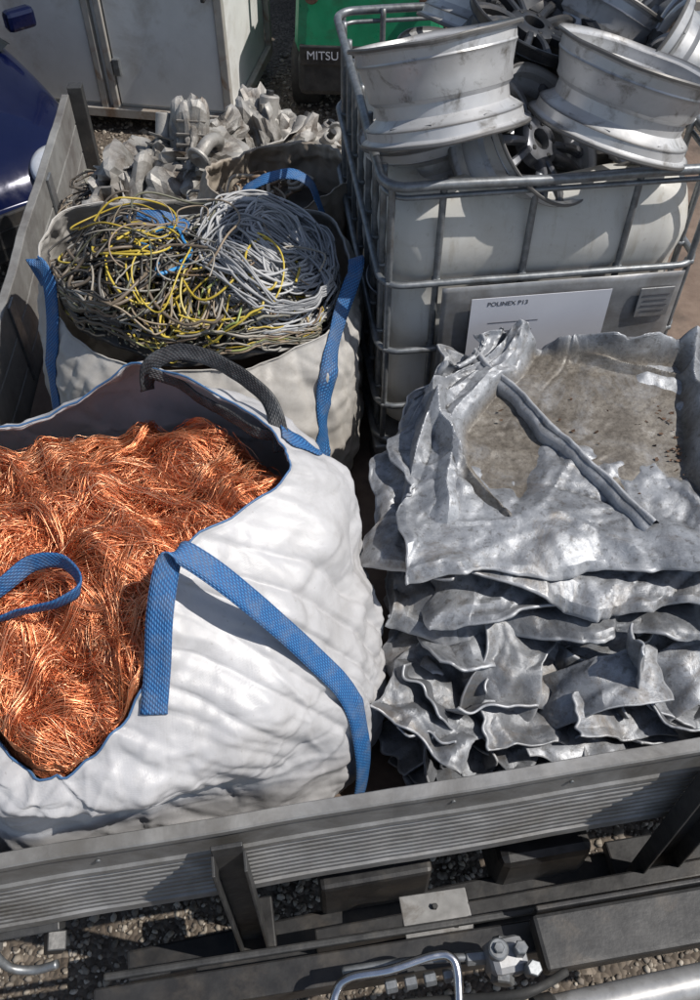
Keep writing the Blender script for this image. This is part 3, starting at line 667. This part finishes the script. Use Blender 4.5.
def plate():
    V=[];F=[];nx,nz=40,20
    for j in range(nz+1):
        for k in range(nx+1):
            x=.19+.76*k/nx; zz=.40+.42*j/nz; y=-.006
            if 0<k<nx and 0<j<nz: y-=.006*(1 if 2<=k<=nx-2 and 2<=j<=nz-2 else 0)+.006*noise.noise(Vector((x*6,zz*6,0)))
            V.append((x,y-.006,zz))
    for j in range(nz):
        for k in range(nx): a=j*(nx+1)+k; F.append((a,a+1,a+nx+2,a+nx+1))
    o=obj('front_plate',V,F,M['galvplate'],ibc); s=o.modifiers.new('s','SOLIDIFY'); s.thickness=.002
plate()
box('paper_label',(.50,-.030,.655),(.44,.002,.26),M['paper'],ibc,(0,0,0),0)
box('small_plate',(.87,-.027,.72),(.11,.004,.11),M['galvplate'],ibc,(0,0,0),.002)
for k in range(4): box('small_plate_text_%d'%k,(.87,-.0305,.75-.02*k),(.085-.012*(k%2),.001,.003),M['ink'],ibc,(0,0,0),0)
def text(name,body,size,loc,rot,mat,parent):
    cu=bpy.data.curves.new(name,'FONT'); cu.body=body; cu.size=size; cu.extrude=.0004; o=bpy.data.objects.new(name,cu); COL.objects.link(o); o.location=loc; o.rotation_euler=rot; o.parent=parent; cu.materials.append(mat)
text('label_text','POLINEX P13',.022,(.33,-.0315,.755),(R(90),0,0),M['ink'],ibc)
for k in range(3): box('label_line_%d'%k,(.42,-.0315,.69-.035*k),(.16-.03*k,.001,.0015),M['ink'],ibc,(0,0,0),0)
for k in range(3): box('pallet_skid_%d'%k,(.5,.1+.5*k,.05),(1.0,.1,.09),M['galv'],ibc,(0,0,0),.01)
box('pallet_deck',(.5,.6,.12),(1.0,1.2,.04),M['galvplate'],ibc,(0,0,0),.008)

# ------------------------------------------------------------ alloy wheels
wn=[0]
def wheel(loc,axis,mat,spin=0,Rr=.225,wd=.21,spk=5,facemat=None):
    nm='alloy_wheel' if wn[0]==0 else 'alloy_wheel.%03d'%wn[0]; wn[0]+=1
    h=wd/2; e=empty(nm); e.matrix_world=axis_mat(loc,axis,spin)
    s=Rr/.225
    out=[(.225,h),(.2275,h-.004),(.2265,h-.010),(.215,h-.014),(.210,h-.018),(.2085,h-.040),(.211,h-.043),(.205,h-.047),(.190,h-.058),(.178,h-.068),(.178,h-.100),(.190,h-.112),(.193,-h*.2),(.205,-h+.055),(.2105,-h+.045),(.2085,-h+.040),(.210,-h+.018),(.215,-h+.014),(.2265,-h+.010),(.2275,-h+.004),(.225,-h)]
    inn=[(.221,-h),(.216,-h+.010),(.204,-h+.016),(.202,-h+.045),(.196,-h+.055),(.185,-h*.2),(.172,h-.105),(.172,h-.070),(.186,h-.052),(.202,h-.042),(.204,h-.016),(.216,h-.008),(.221,h)]
    V,F=lathe([(r*s,z) for r,z in out+inn],96)
    V=[(x*(1+dd),y*(1+dd),z+(.25*dd if abs(z)>h*.8 else 0)) for (x,y,z) in V for dd in [(.020 if abs(z)>h*.75 else .006)*noise.noise(Vector((x*7+wn[0],y*7,z*2)))]]
    o=obj('barrel',V,F,mat,e); smooth_by_angle(o,22)
    fm=facemat or mat
    V,F=lathe([(.03*s,h-.05),(.034*s,h-.03),(.06*s,h-.028),(.075*s,h-.036),(.078*s,h-.07),(.03*s,h-.07)],40); o=obj('hub',V,F,fm,e); smooth_by_angle(o)
    V,F=lathe([(.0001,h-.055),(.032*s,h-.055)],24,False); obj('bore',V,F,M['black'],e)
    for k in range(5):
        a=2*math.pi*k/5+.3; p=Vector((math.cos(a)*.054*s,math.sin(a)*.054*s,h-.034)); cyl('lug_hole_%d'%k,p,p+Vector((0,0,.0075)),.008,M['black'],e,12)
    V=[];F=[]
    for k in range(spk):
        for sg in (-1,1):
            a=2*math.pi*k/spk; ns=7; base=len(V)
            for q in range(ns):
                f=q/(ns-1); r=(.06+f*.135)*s; lat=sg*(.012+.030*f)*s; hw=(.0125-.003*math.sin(f*3.14)+.004*f)*s; zt=h-.032+.018*math.sin(f*2.4)-.012*f; th=.028-.008*f
                for dx,dz in ((-hw,-th),(hw,-th),(hw,-.006),(hw*.6,0),(-hw*.6,0),(-hw,-.006)):
                    l=lat+dx; V.append((r*math.cos(a)-l*math.sin(a),r*math.sin(a)+l*math.cos(a),zt+dz))
            for q in range(ns-1):
                for j in range(6): F.append((base+q*6+j,base+q*6+(j+1)%6,base+q*6+6+(j+1)%6,base+q*6+6+j))
    o=obj('spokes',V,F,fm,e); smooth_by_angle(o,35)
    return e
u=Vector((0,.766,.643)); f_=Vector((0,.643,-.766)); r_=Vector((1,0,0))
wheel((.245,2.42,1.325),-(u*1-r_*.2-f_*.55),M['alloy2'],Rr=.235,wd=.25)
wheel((.765,2.44,1.285),-(u*.94+r_*.34-f_*.74),M['alloy2'],Rr=.238,wd=.22)
wheel((.51,2.45,1.12),(r_*.62-f_*.85+u*.15),M['alloy2'],.4,facemat=M['alloy_grey'],wd=.2,Rr=.21)
wheel((.25,2.58,1.03),(u*.9-f_*.8-r_*.3),M['alloy2'],.2,Rr=.21)
wheel((.53,2.80,1.27),(r_*.35+u*.6-f_*.9),M['alloy_dark'],.9,Rr=.22)
wheel((.80,3.03,1.22),-(u*.9-f_*.5+r_*.5),M['alloy2'],.1)
wheel((.80,2.60,1.00),(u*.7-f_*.8-r_*.3),M['alloy'],.5,Rr=.21)
wheel((.34,3.02,1.02),-(u*.6-f_*.8+r_*.3),M['alloy'],.5)
wheel((.27,2.92,.72),(.2,-.1,1),M['alloy'],.5)
wheel((.60,2.60,.78),(.1,.3,1),M['alloy'],.5,Rr=.2)
wheel((.72,3.05,.85),(-.2,.1,1),M['alloy_grey'],.5)
wheel((.30,2.50,.60),(-.3,.1,1),M['alloy_grey'],.5)
wheel((.97,2.85,1.20),(-.7,.1,.5),M['alloy'],.5,Rr=.21)
wheel((.45,3.1,1.28),-(Vector((.3,.3,.9))),M['alloy2'],.2,Rr=.21)

# ------------------------------------------------------------ lead sheets
def g(x,c,w): return math.exp(-((x-c)/w)**2)
def gs(x,c,w): return max(0,1-abs(x-c)/w)
def sm(x,a,b_): t_=min(max((x-a)/(b_-a),0),1); return t_*t_*(3-2*t_)
def sheet(name,cx,cy,w,d,rot,z,seed,mat,droop=.08,cr=.02,nx=170,ny=150,parent=None,fun=None,tiltx=0,tilty=0,zmin=.01,cut=.0,hem=.010):
    V=[];F=[];dirt=[]
    ca,sa=math.cos(rot),math.sin(rot)
    A,B=np.meshgrid(np.linspace(-1,1,nx+1),np.linspace(-1,1,ny+1))
    G=np.stack([A*w/2,B*d/2,0*A+seed*.13],-1)
    FO=fold3(G,int(seed*10),2.6,8,1.0)*1.25+fold3(G,int(seed*10)+1,6.5,9,.85)*.6+fold3(G,int(seed*10)+2,17,8,.9)*.13
    CR=creases(G,int(seed*10)+5,60,.020,.011)
    for j in range(ny+1):
        for i in range(nx+1):
            a=2*i/nx-1;b_=2*j/ny-1
            ex=1+.10*noise.noise(Vector((b_*1.6,seed,0)))+.05*(abs(((b_*1.7+seed)%1)-.5)*2-.5)+.012*noise.noise(Vector((b_*14,seed,3)))
            ey=1+.10*noise.noise(Vector((a*1.6,seed,7)))+.08*(abs(((a*1.3+seed*.7)%1)-.5)*2-.5)+.012*noise.noise(Vector((a*14,seed,5)))
            x=a*w/2*ex; y=b_*d/2*ey
            x+=cut*sm(b_,-.05,.95)*sm(-a,-.4,1)
            q=Vector((x*5+seed*3,y*5,seed)); fo=FO[j,i]
            m_=max(abs(a),abs(b_)); eg=max(0,(m_-.82)/.18)
            amp=1; dv=0; hh=0
            if fun: hh,dv=fun(a,b_,x,y); amp=1-.84*dv
            h=cr*amp*2.8*fo+cr*.8*noise.noise(q*.45)+.0012*noise.noise(q*9)+CR[j,i]*(1-.75*dv)
            edn=.35+1.5*noise.noise(Vector((a*1.7+seed,b_*1.7,seed)))+.2*noise.noise(Vector((a*6+seed,b_*6,seed)))
            h-=droop*eg*eg*edn
            h+=hem*math.exp(-((m_-.955)/.025)**2)*(.4+.9*noise.noise(Vector((a*3,b_*3,seed+2))))
            h+=hh
            x+=.05*fo*(1-dv)*eg+.02*fo*(1-dv); y+=.012*noise.noise(q*1.5+Vector((8,0,0)))-.06*fo*(1-dv)*eg
            zz=z+h+x*tiltx+y*tilty
            X=cx+x*ca-y*sa; Y=cy+x*sa+y*ca
            V.append((X,max(Y,yboard(X)),max(zz,zmin))); dirt.append(dv)
    for j in range(ny):
        for i in range(nx): k=j*(nx+1)+i; F.append((k,k+1,k+nx+2,k+nx+1))
    o=obj(name,V,F,mat,parent); smooth_by_angle(o,18); s=o.modifiers.new('s','SOLIDIFY'); s.thickness=.007; s.offset=-1
    at=o.data.attributes.new('dirt','FLOAT','POINT'); at.data.foreach_set('value',dirt)
    return o
lead=empty('folded_lead_sheet')
def topfun(a,b_,x,y):
    wx=.022*noise.noise(Vector((x*6,y*6,3)))+.06*noise.noise(Vector((x*2,y*2,8))); wy=.03*noise.noise(Vector((x*5,y*5,13)))
    X=x+wx; Y=y+wy
    lf=-.27+.20*sm(Y,-.05,.33)
    panel=sm(X,lf,lf+.04)*sm(X,.40,.37)*sm(Y,-.36,-.33)*sm(Y,.31,.28)
    n1=.5+.9*noise.noise(Vector((y*6,2,x)))
    h=-.022*panel
    h+=.032*gs(X,lf-.02,.035)*(.5+.5*n1)
    h+=.060*g(Y,.315,.028)*sm(X,-.02,.06)*(.6+.6*n1)+.03*gs(Y+.2*X,.30,.02)*sm(X,.05,.15)
    h+=.060*gs(X,.405,.04)*(.6+.6*n1)
    h+=.06*gs(X,lf-.10+.25*Y,.045)*n1+.045*gs(X+.7*Y,lf-.08,.035)+.035*gs(X-.5*Y,lf-.2,.03)
    h-=.16*sm(x,-.33,-.52)
    h-=.05*sm(x,.44,.5)
    return h,panel
TX,TY=.59,1.785
sheet('top_sheet',TX,TY,.98,.70,R(-3),.645,1.3,M['leadtop'],.05,.020,300,240,lead,topfun,tiltx=-.02,tilty=.08,cut=.22,hem=.012)
def seam(p0,p1,w,h,mat):
    V=[];F=[];n=160; p0=Vector(p0);p1=Vector(p1); d=(p1-p0).normalized(); s=Vector((d.y,-d.x,0)).normalized(); prof=[(-w,-.03),(-w*.98,.001),(-w*.6,h*.55),(-w*.25,h),(w*.05,h*.9),(w*.1,h*.45),(w*.5,h*.4),(w*.95,.003),(w,-.03)]
    for i in range(n):
        q=p0.lerp(p1,i/(n-1)); wob=.014*noise.noise(Vector((i*.035,1,0)))+.002*noise.noise(Vector((i*.2,1,0))); wd=1+.35*noise.noise(Vector((i*.06,5,0)))
        for k,(a,b_) in enumerate(prof): V.append(q+s*(a*wd+wob)+Vector((0,0,b_+.004*noise.noise(Vector((i*.09,k*.5,4))))))
    m_=len(prof)
    for i in range(n-1):
        for k in range(m_-1): F.append((i*m_+k,i*m_+k+1,i*m_+m_+k+1,i*m_+m_+k))
    return obj('seam_fold',V,F,mat,lead)
seam((.375,2.06,.672),(.795,1.435,.616),.024,.026,M['lead'])
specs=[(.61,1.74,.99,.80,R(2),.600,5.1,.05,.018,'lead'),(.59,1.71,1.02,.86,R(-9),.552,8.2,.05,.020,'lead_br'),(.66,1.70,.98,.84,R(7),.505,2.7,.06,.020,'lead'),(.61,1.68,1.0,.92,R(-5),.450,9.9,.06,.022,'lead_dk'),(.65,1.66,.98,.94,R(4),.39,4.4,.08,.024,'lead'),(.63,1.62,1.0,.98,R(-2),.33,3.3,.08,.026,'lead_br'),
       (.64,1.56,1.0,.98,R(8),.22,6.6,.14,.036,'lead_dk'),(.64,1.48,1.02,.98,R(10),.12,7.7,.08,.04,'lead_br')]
for i,(x,y,w,d,ro,z,sd_,dr,cr,mk) in enumerate(specs):
    sheet('layer_%d'%i,x,y,w,d,ro,z,sd_,M[mk],dr,cr,160,130,lead,tilty=.03,cut=.14)
scr=empty('lead_offcuts')
def offcut(i,loc,rot,w,L,bend,mat,seed,thick=.006,cr=1.0):
    V=[];F=[];nx,ny=40,56; x=0;zc=0;ang=-bend/2; pts=[]
    r2=np.random.default_rng(seed); segs=r2.uniform(0,1,4); wts=r2.uniform(.3,1,4)
    for j in range(ny+1):
        pts.append((x,zc)); s=j/ny; cur=sum(wt*math.exp(-((s-c_)/.03)**2) for c_,wt in zip(segs,wts)); ang+=bend*(.3/ny+cur*1.8/ny); x+=math.cos(ang)*L/ny; zc+=math.sin(ang)*L/ny
    mx_=sum(p[0] for p in pts)/len(pts); mz=sum(p[1] for p in pts)/len(pts)
    E=Matrix.Translation(loc)@(Matrix.Rotation(rot[2],4,'Z')@Matrix.Rotation(rot[1],4,'Y')@Matrix.Rotation(rot[0],4,'X'))
    G=np.array([[(a*1.0,(k/nx-.5)*w,c+seed) for k in range(nx+1)] for a,c in pts]); FO=(fold3(G,seed,5,7,1.0)*.046+fold3(G,seed+1,13,7,.9)*.012)*cr
    for j,(a,c) in enumerate(pts):
        for k in range(nx+1):
            b_=(k/nx-.5)*w*(1+.3*noise.noise(Vector((j*.05,seed,0)))+.02*noise.noise(Vector((j*.4,seed,0))))
            p=E@Vector((a-mx_+.03*noise.noise(Vector((k*.08,seed,j*.05)))+.3*FO[j,k],b_+.3*FO[j,k],c-mz+FO[j,k])); p.z=max(p.z,.012); p.y=max(p.y,yboard(p.x)); V.append(p)
    for j in range(ny):
        for k in range(nx): a=j*(nx+1)+k; F.append((a,a+1,a+nx+2,a+nx+1))
    o=obj('offcut_%d'%i,V,F,mat,scr); smooth_by_angle(o,20); s=o.modifiers.new('s','SOLIDIFY'); s.thickness=thick
mk3=['lead','lead_dk','lead_br','lead','lead_dk']
for i in range(50):
    x=rng.uniform(.18,1.12); y=rng.uniform(.98,1.20)+.16*(x-.5); top=.24+.10*(y-1.05)/.25; z=rng.uniform(.08,top)
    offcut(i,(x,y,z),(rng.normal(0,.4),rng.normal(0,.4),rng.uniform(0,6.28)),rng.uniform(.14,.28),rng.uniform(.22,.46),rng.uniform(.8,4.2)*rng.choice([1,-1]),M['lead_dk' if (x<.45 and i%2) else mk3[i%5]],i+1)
offcut(60,(.25,1.10,.33),(.25,-.25,.9),.28,.34,1.2,M['lead_dk'],61,cr=1.5)
offcut(61,(.62,1.10,.34),(.2,.1,.2),.14,.46,-3.2,M['lead'],62)
offcut(62,(.80,1.12,.36),(-.1,.2,-.2),.14,.40,3.2,M['lead'],64)
offcut(63,(.93,1.16,.36),(.2,.3,.5),.16,.38,-3.0,M['lead'],65)
offcut(64,(.50,1.03,.28),(0,.1,.15),.12,.34,.8,M['lead_dk'],66)
offcut(65,(.74,1.05,.30),(.1,0,.1),.11,.36,1.2,M['lead'],67)
offcut(66,(.42,1.16,.36),(.3,.2,1.4),.20,.40,-2.4,M['lead_dk'],68,cr=1.3)
V=[];F=[]
for i in range(90):
    x=rng.uniform(.42,.95);y=rng.uniform(1.45,2.0); a=rng.uniform(0,6.28); s=rng.uniform(.003,.008)
    if rng.uniform()<.6: x,y=(rng.normal(.70,.04),rng.normal(1.48,.02)) if i%2 else (rng.normal(.92,.015),rng.normal(1.75,.1))
    z=.624+.08*(y-1.755)-.02*(x-.58)+.006; b_=len(V)
    for k in range(5): aa=a+k*1.257; V.append((x+s*math.cos(aa)*rng.uniform(.5,1.8),y+s*math.sin(aa)*rng.uniform(.3,.8),z+rng.uniform(-.004,.006)))
    F.append(tuple(range(b_,b_+5)))
obj('leaf_litter',V,F,M['rust'],smooth=False)

# ------------------------------------------------------------ background: cabinet
cb=empty('storage_cabinet',(-.87,6.44,G0),(0,0,R(-9)))
box('carcass',(-1.25,.62,1.32),(2.44,1.2,2.3),M['cab'],cb,(0,0,0),.01)
for i,(x,w) in enumerate([(-.03,.06),(-.90,.05),(-.99,.05),(-1.86,.05),(-2.47,.06)]):
    box('frame_post_%d'%i,(x,-.0,1.32),(w,.06,2.36),M['cabframe'],cb,(0,0,0),.006)
for i,(x,w) in enumerate([(-.465,.80),(-1.425,.80),(-2.16,.54)]):
    box('door_%d'%i,(x,.008,1.32),(w,.03,2.2),M['cab'],cb,(0,0,0),.008)
box('bottom_rail',(-1.25,-.005,.16),(2.5,.07,.07),M['cabframe'],cb,(0,0,0),.006)
box('side_rail',(.0,.62,.16),(.05,1.24,.08),M['cabframe'],cb,(0,0,0),.006)
box('side_post',(.0,1.22,1.32),(.05,.05,2.36),M['cabframe'],cb,(0,0,0),.006)
for i,z in enumerate((.5,1.1,1.7)):
    box('hinge_%d'%i,(-.84,-.02,z),(.05,.03,.12),M['galv'],cb,(0,0,0),.005)
box('door_handle',(-.12,-.04,1.1),(.03,.05,.22),M['darksteel'],cb,(0,0,0),.008)
for i,(x,y) in enumerate([(-.25,.05),(-.6,.05),(-1.7,.05),(-2.3,.05),(-.25,1.1),(-2.3,1.1)]):
    cyl('castor_%d'%i,(x-.02,y,.065),(x+.02,y,.065),.062,M['rubber'],cb,20); box('castor_fork_%d'%i,(x,y,.11),(.06,.07,.05),M['yellow'] if i<2 else M['darksteel'],cb,(0,0,0),.006)
cb2=empty('storage_container',(1.2,8.6,G0),(0,0,R(3)))
V=[];F=[];n=90
for i in range(n+1):
    x=-1.6+4.6*i/n; y=.04*(1 if (i//2)%2 else 0)
    V+=[(x,y,.1),(x,y,2.5)]
for i in range(n): F.append((2*i,2*i+2,2*i+3,2*i+1))
obj('corrugated_side',V,F,M['cab'],cb2,smooth=False)
box('body',(.7,1.25,1.3),(4.6,2.3,2.36),M['cab'],cb2,(0,0,0),.02); box('top_rail',(.7,.02,2.5),(4.7,.1,.1),M['cabframe'],cb2); box('base_rail',(.7,.02,.08),(4.7,.1,.14),M['cabframe'],cb2)
for s in (-1.62,3.02): box('post',(s,.02,1.3),(.1,.1,2.5),M['cabframe'],cb2)

# forklift
fk=empty('forklift',(.13,6.6,G0),(0,0,R(-4)))
box('counterweight',(0,.35,.83),(1.1,.7,.62),M['green'],fk,(0,0,0),.09,(.92,.85))
box('counterweight_lower',(0,.33,.38),(1.05,.6,.30),M['darksteel'],fk,(0,0,0),.05)
box('hood',(0,1.0,.95),(.8,.9,.5),M['green'],fk,(0,0,0),.05)
box('chassis',(0,1.2,.45),(.95,1.6,.35),M['green'],fk,(0,0,0),.04)
box('seat_base',(0,1.0,1.27),(.5,.5,.12),M['rubber'],fk,(0,0,0),.04); box('seat_back',(0,.78,1.5),(.48,.12,.45),M['rubber'],fk,(R(-8),0,0),.04)
for sx in (-1,1):
    for y,r in ((.45,.24),(1.8,.3)):
        V,F=lathe([(.05,-.09),(r*.6,-.09),(r*.95,-.10),(r,-.06),(r,.06),(r*.95,.1),(r*.6,.09),(.05,.09)],36); mt=axis_mat((sx*.50,y,r),(1,0,0)); obj('tyre',[mt@Vector(v_) for v_ in V],F,M['rubber'],fk)
        cyl('hub',(sx*.50-.10,y,r),(sx*.50+.10,y,r),r*.5,M['green'],fk)
    pipe('guard_leg_rear',[(sx*.42,.5,1.1),(sx*.42,.55,1.6),(sx*.42,.7,2.1)],.03,M['black'],fk); pipe('guard_leg_front',[(sx*.42,1.75,.8),(sx*.42,1.6,1.5),(sx*.42,1.45,2.1)],.03,M['black'],fk)
    box('mast_channel',(sx*.3,2.1,1.2),(.08,.14,2.1),M['black'],fk); box('fork_tine',(sx*.25,2.75,.1),(.12,1.1,.04),M['darksteel'],fk)
    cyl('rear_lamp',(sx*.4,.02,.95),(sx*.4,-.02,.95),.05,M['rust'],fk)
for k in range(6): box('guard_slat_%d'%k,(0,.72+.15*k,2.1),(.88,.03,.04),M['black'],fk)
text('rear_lettering','MITSU',.085,(-.45,-.012,.525),(R(90),0,0),M['paper'],fk)
box('lettering_panel',(0,.02,.55),(1.0,.06,.14),M['black'],fk,(0,0,0),.01)
tin=empty('paint_tin',(-1.72,5.75,G0)); V,F=lathe([(.0001,.0),(.09,0),(.095,.01),(.09,.02),(.09,.10),(.095,.11),(.09,.115),(.08,.10),(.0001,.095)],32,False); obj('can',V,F,M['green'],tin)
pipe('wire_handle',[(-.09,0,.1),(-.06,-.08,.13),(.06,-.08,.13),(.09,0,.1)],.003,M['galv'],tin)
for i in range(7):
    offx=rng.uniform(-1.6,-.4); offy=rng.uniform(5.2,6.3)
    box('wood_scrap' if i==0 else 'wood_scrap.%03d'%i,(offx,offy,G0+.02),(rng.uniform(.05,.2),.04,.02),M['floor'],None,(0,0,rng.uniform(0,3)),.003)

# ------------------------------------------------------------ car
car=empty('parked_car',(-2.06,4.46,G0),(0,0,R(-140.3)))
st=[(0.0,.55,.55,.50,.28),(-.06,.70,.66,.55,.22),(-.2,.80,.76,.64,.2),(-.5,.86,.85,.72,.2),(-.9,.88,.92,.78,.2),(-1.25,.88,.96,.82,.2),(-1.6,.88,.98,.84,.2),(-2.4,.88,.98,.86,.2),(-3.2,.87,.98,.88,.2),(-3.8,.84,.97,.88,.22),(-4.05,.76,.9,.8,.26),(-4.12,.6,.8,.7,.3)]
V=[];F=[]
for (y,w,zt,zs,zb) in st:
    half=[(0,zt+.02),(w*.45,zt+.012),(w*.78,zt-.01),(w*.93,zs+(zt-zs)*.45),(w*.99,zs-.05),(w,(zs+zb)/2),(w*.98,zb+.08),(w*.9,zb)]
    sec=[(-x,z) for x,z in half[::-1]]+half[1:]
    V+=[(x,y,z) for x,z in sec]
n=15
for j in range(len(st)-1):
    for i in range(n-1): F.append((j*n+i,j*n+i+1,(j+1)*n+i+1,(j+1)*n+i))
    F.append((j*n+n-1,j*n,(j+1)*n,(j+1)*n+n-1))
F.append(tuple(range(n))); F.append(tuple((len(st)-1)*n+i for i in range(n))[::-1])
o=obj('body',V,F,M['carblue'],car); o.modifiers.new('s','SUBSURF').levels=2; o.modifiers['s'].render_levels=2
gh=[(-1.15,.74,.96,.955),(-1.5,.72,1.2,.95),(-1.85,.66,1.40,.95),(-2.5,.65,1.45,.95),(-3.2,.64,1.40,.95),(-3.7,.66,1.15,.95),(-3.9,.70,.97,.95)]
V=[];F=[]
for (y,w,zt,zb) in gh:
    wt=w*(.86 if zt>1.1 else 1); sec=[(-w*1.1,zb-.03),(-w*1.08,zb+.02),(-wt,zt-.05),(-wt*.8,zt),(0,zt+.015),(wt*.8,zt),(wt,zt-.05),(w*1.08,zb+.02),(w*1.1,zb-.03)]
    V+=[(x,y,z) for x,z in sec]
for j in range(len(gh)-1):
    for i in range(8): F.append((j*9+i,j*9+i+1,(j+1)*9+i+1,(j+1)*9+i))
o=obj('greenhouse',V,F,M['glassdark'],car); o.modifiers.new('s','SUBSURF').levels=2; o.modifiers['s'].render_levels=2
box('roof',(0,-2.5,1.46),(1.05,1.3,.04),M['carblue'],car,(0,0,0),.02)
for sx in (-1,1):
    for y in (-.75,-3.35):
        V,F=lathe([(.05,-.1),(.2,-.1),(.29,-.1),(.31,-.07),(.31,.07),(.29,.1),(.2,.1),(.05,.1)],40); mt=axis_mat((sx*.80,y,.31),(1,0,0)); obj('tyre',[mt@Vector(v_) for v_ in V],F,M['rubber'],car)
        V,F=lathe([(.0001,-.105),(.19,-.105),(.2,-.09),(.2,.09),(.19,.105),(.0001,.105)],32,False); obj('hubcap',[mt@Vector(v_) for v_ in V],F,M['alloy'],car)
    bm=bmesh.new(); bmesh.ops.create_uvsphere(bm,u_segments=32,v_segments=16,radius=1)
    for v_ in bm.verts: v_.co=Vector((v_.co.x*.18,v_.co.y*.14,v_.co.z*.09))
    me=bpy.data.meshes.new('headlamp'); bm.to_mesh(me); bm.free(); me.materials.append(M['lamp']); me.polygons.foreach_set('use_smooth',[True]*len(me.polygons)); o=bpy.data.objects.new('headlamp',me); COL.objects.link(o); o.parent=car; o.location=(sx*.50,-.09,.67); o.rotation_euler=(R(-35),0,R(-sx*28))
    box('mirror',(sx*.98,-1.35,1.0),(.2,.1,.13),M['carblue'],car,(0,0,0),.03)
box('grille',(0,-.005,.52),(.7,.05,.1),M['black'],car,(0,0,0),.01); box('bumper_intake',(0,.0,.34),(.8,.05,.1),M['black'],car,(0,0,0),.01)
box('number_plate',(0,.02,.43),(.5,.015,.11),M['black'],car,(0,0,0),.003)

# ------------------------------------------------------------ light, world, camera
sd=Vector((.66,-.13,.90)).normalized()
w=bpy.data.worlds.new('World'); scene.world=w; w.use_nodes=True; t=w.node_tree
sky=t.nodes.new('ShaderNodeTexSky'); sky.sky_type='NISHITA'; sky.sun_disc=False
sky.sun_elevation=math.asin(sd.z); sky.sun_rotation=math.atan2(sd.x,sd.y)
hs=t.nodes.new('ShaderNodeHueSaturation'); hs.inputs['Saturation'].default_value=.85
t.links.new(sky.outputs[0],hs.inputs['Color'])
t.links.new(hs.outputs[0],t.nodes['Background'].inputs[0]); t.nodes['Background'].inputs[1].default_value=.105
L=bpy.data.lights.new('sun','SUN'); L.energy=5.0; L.angle=R(.53); L.color=(1,.95,.88)
lo=bpy.data.objects.new('sun',L); COL.objects.link(lo); lo.rotation_euler=(-sd).to_track_quat('-Z','Y').to_euler(); lo.location=(3,3,6)
cam=bpy.data.cameras.new('camera'); co=bpy.data.objects.new('camera',cam); COL.objects.link(co); scene.camera=co
co.location=(0,0,2.44); co.rotation_euler=(R(40),0,0); cam.sensor_fit='VERTICAL'; cam.sensor_height=24; cam.lens=24*.88; cam.clip_start=.05; cam.clip_end=600
scene.view_settings.view_transform='Standard'; scene.view_settings.look='None'; scene.view_settings.exposure=0
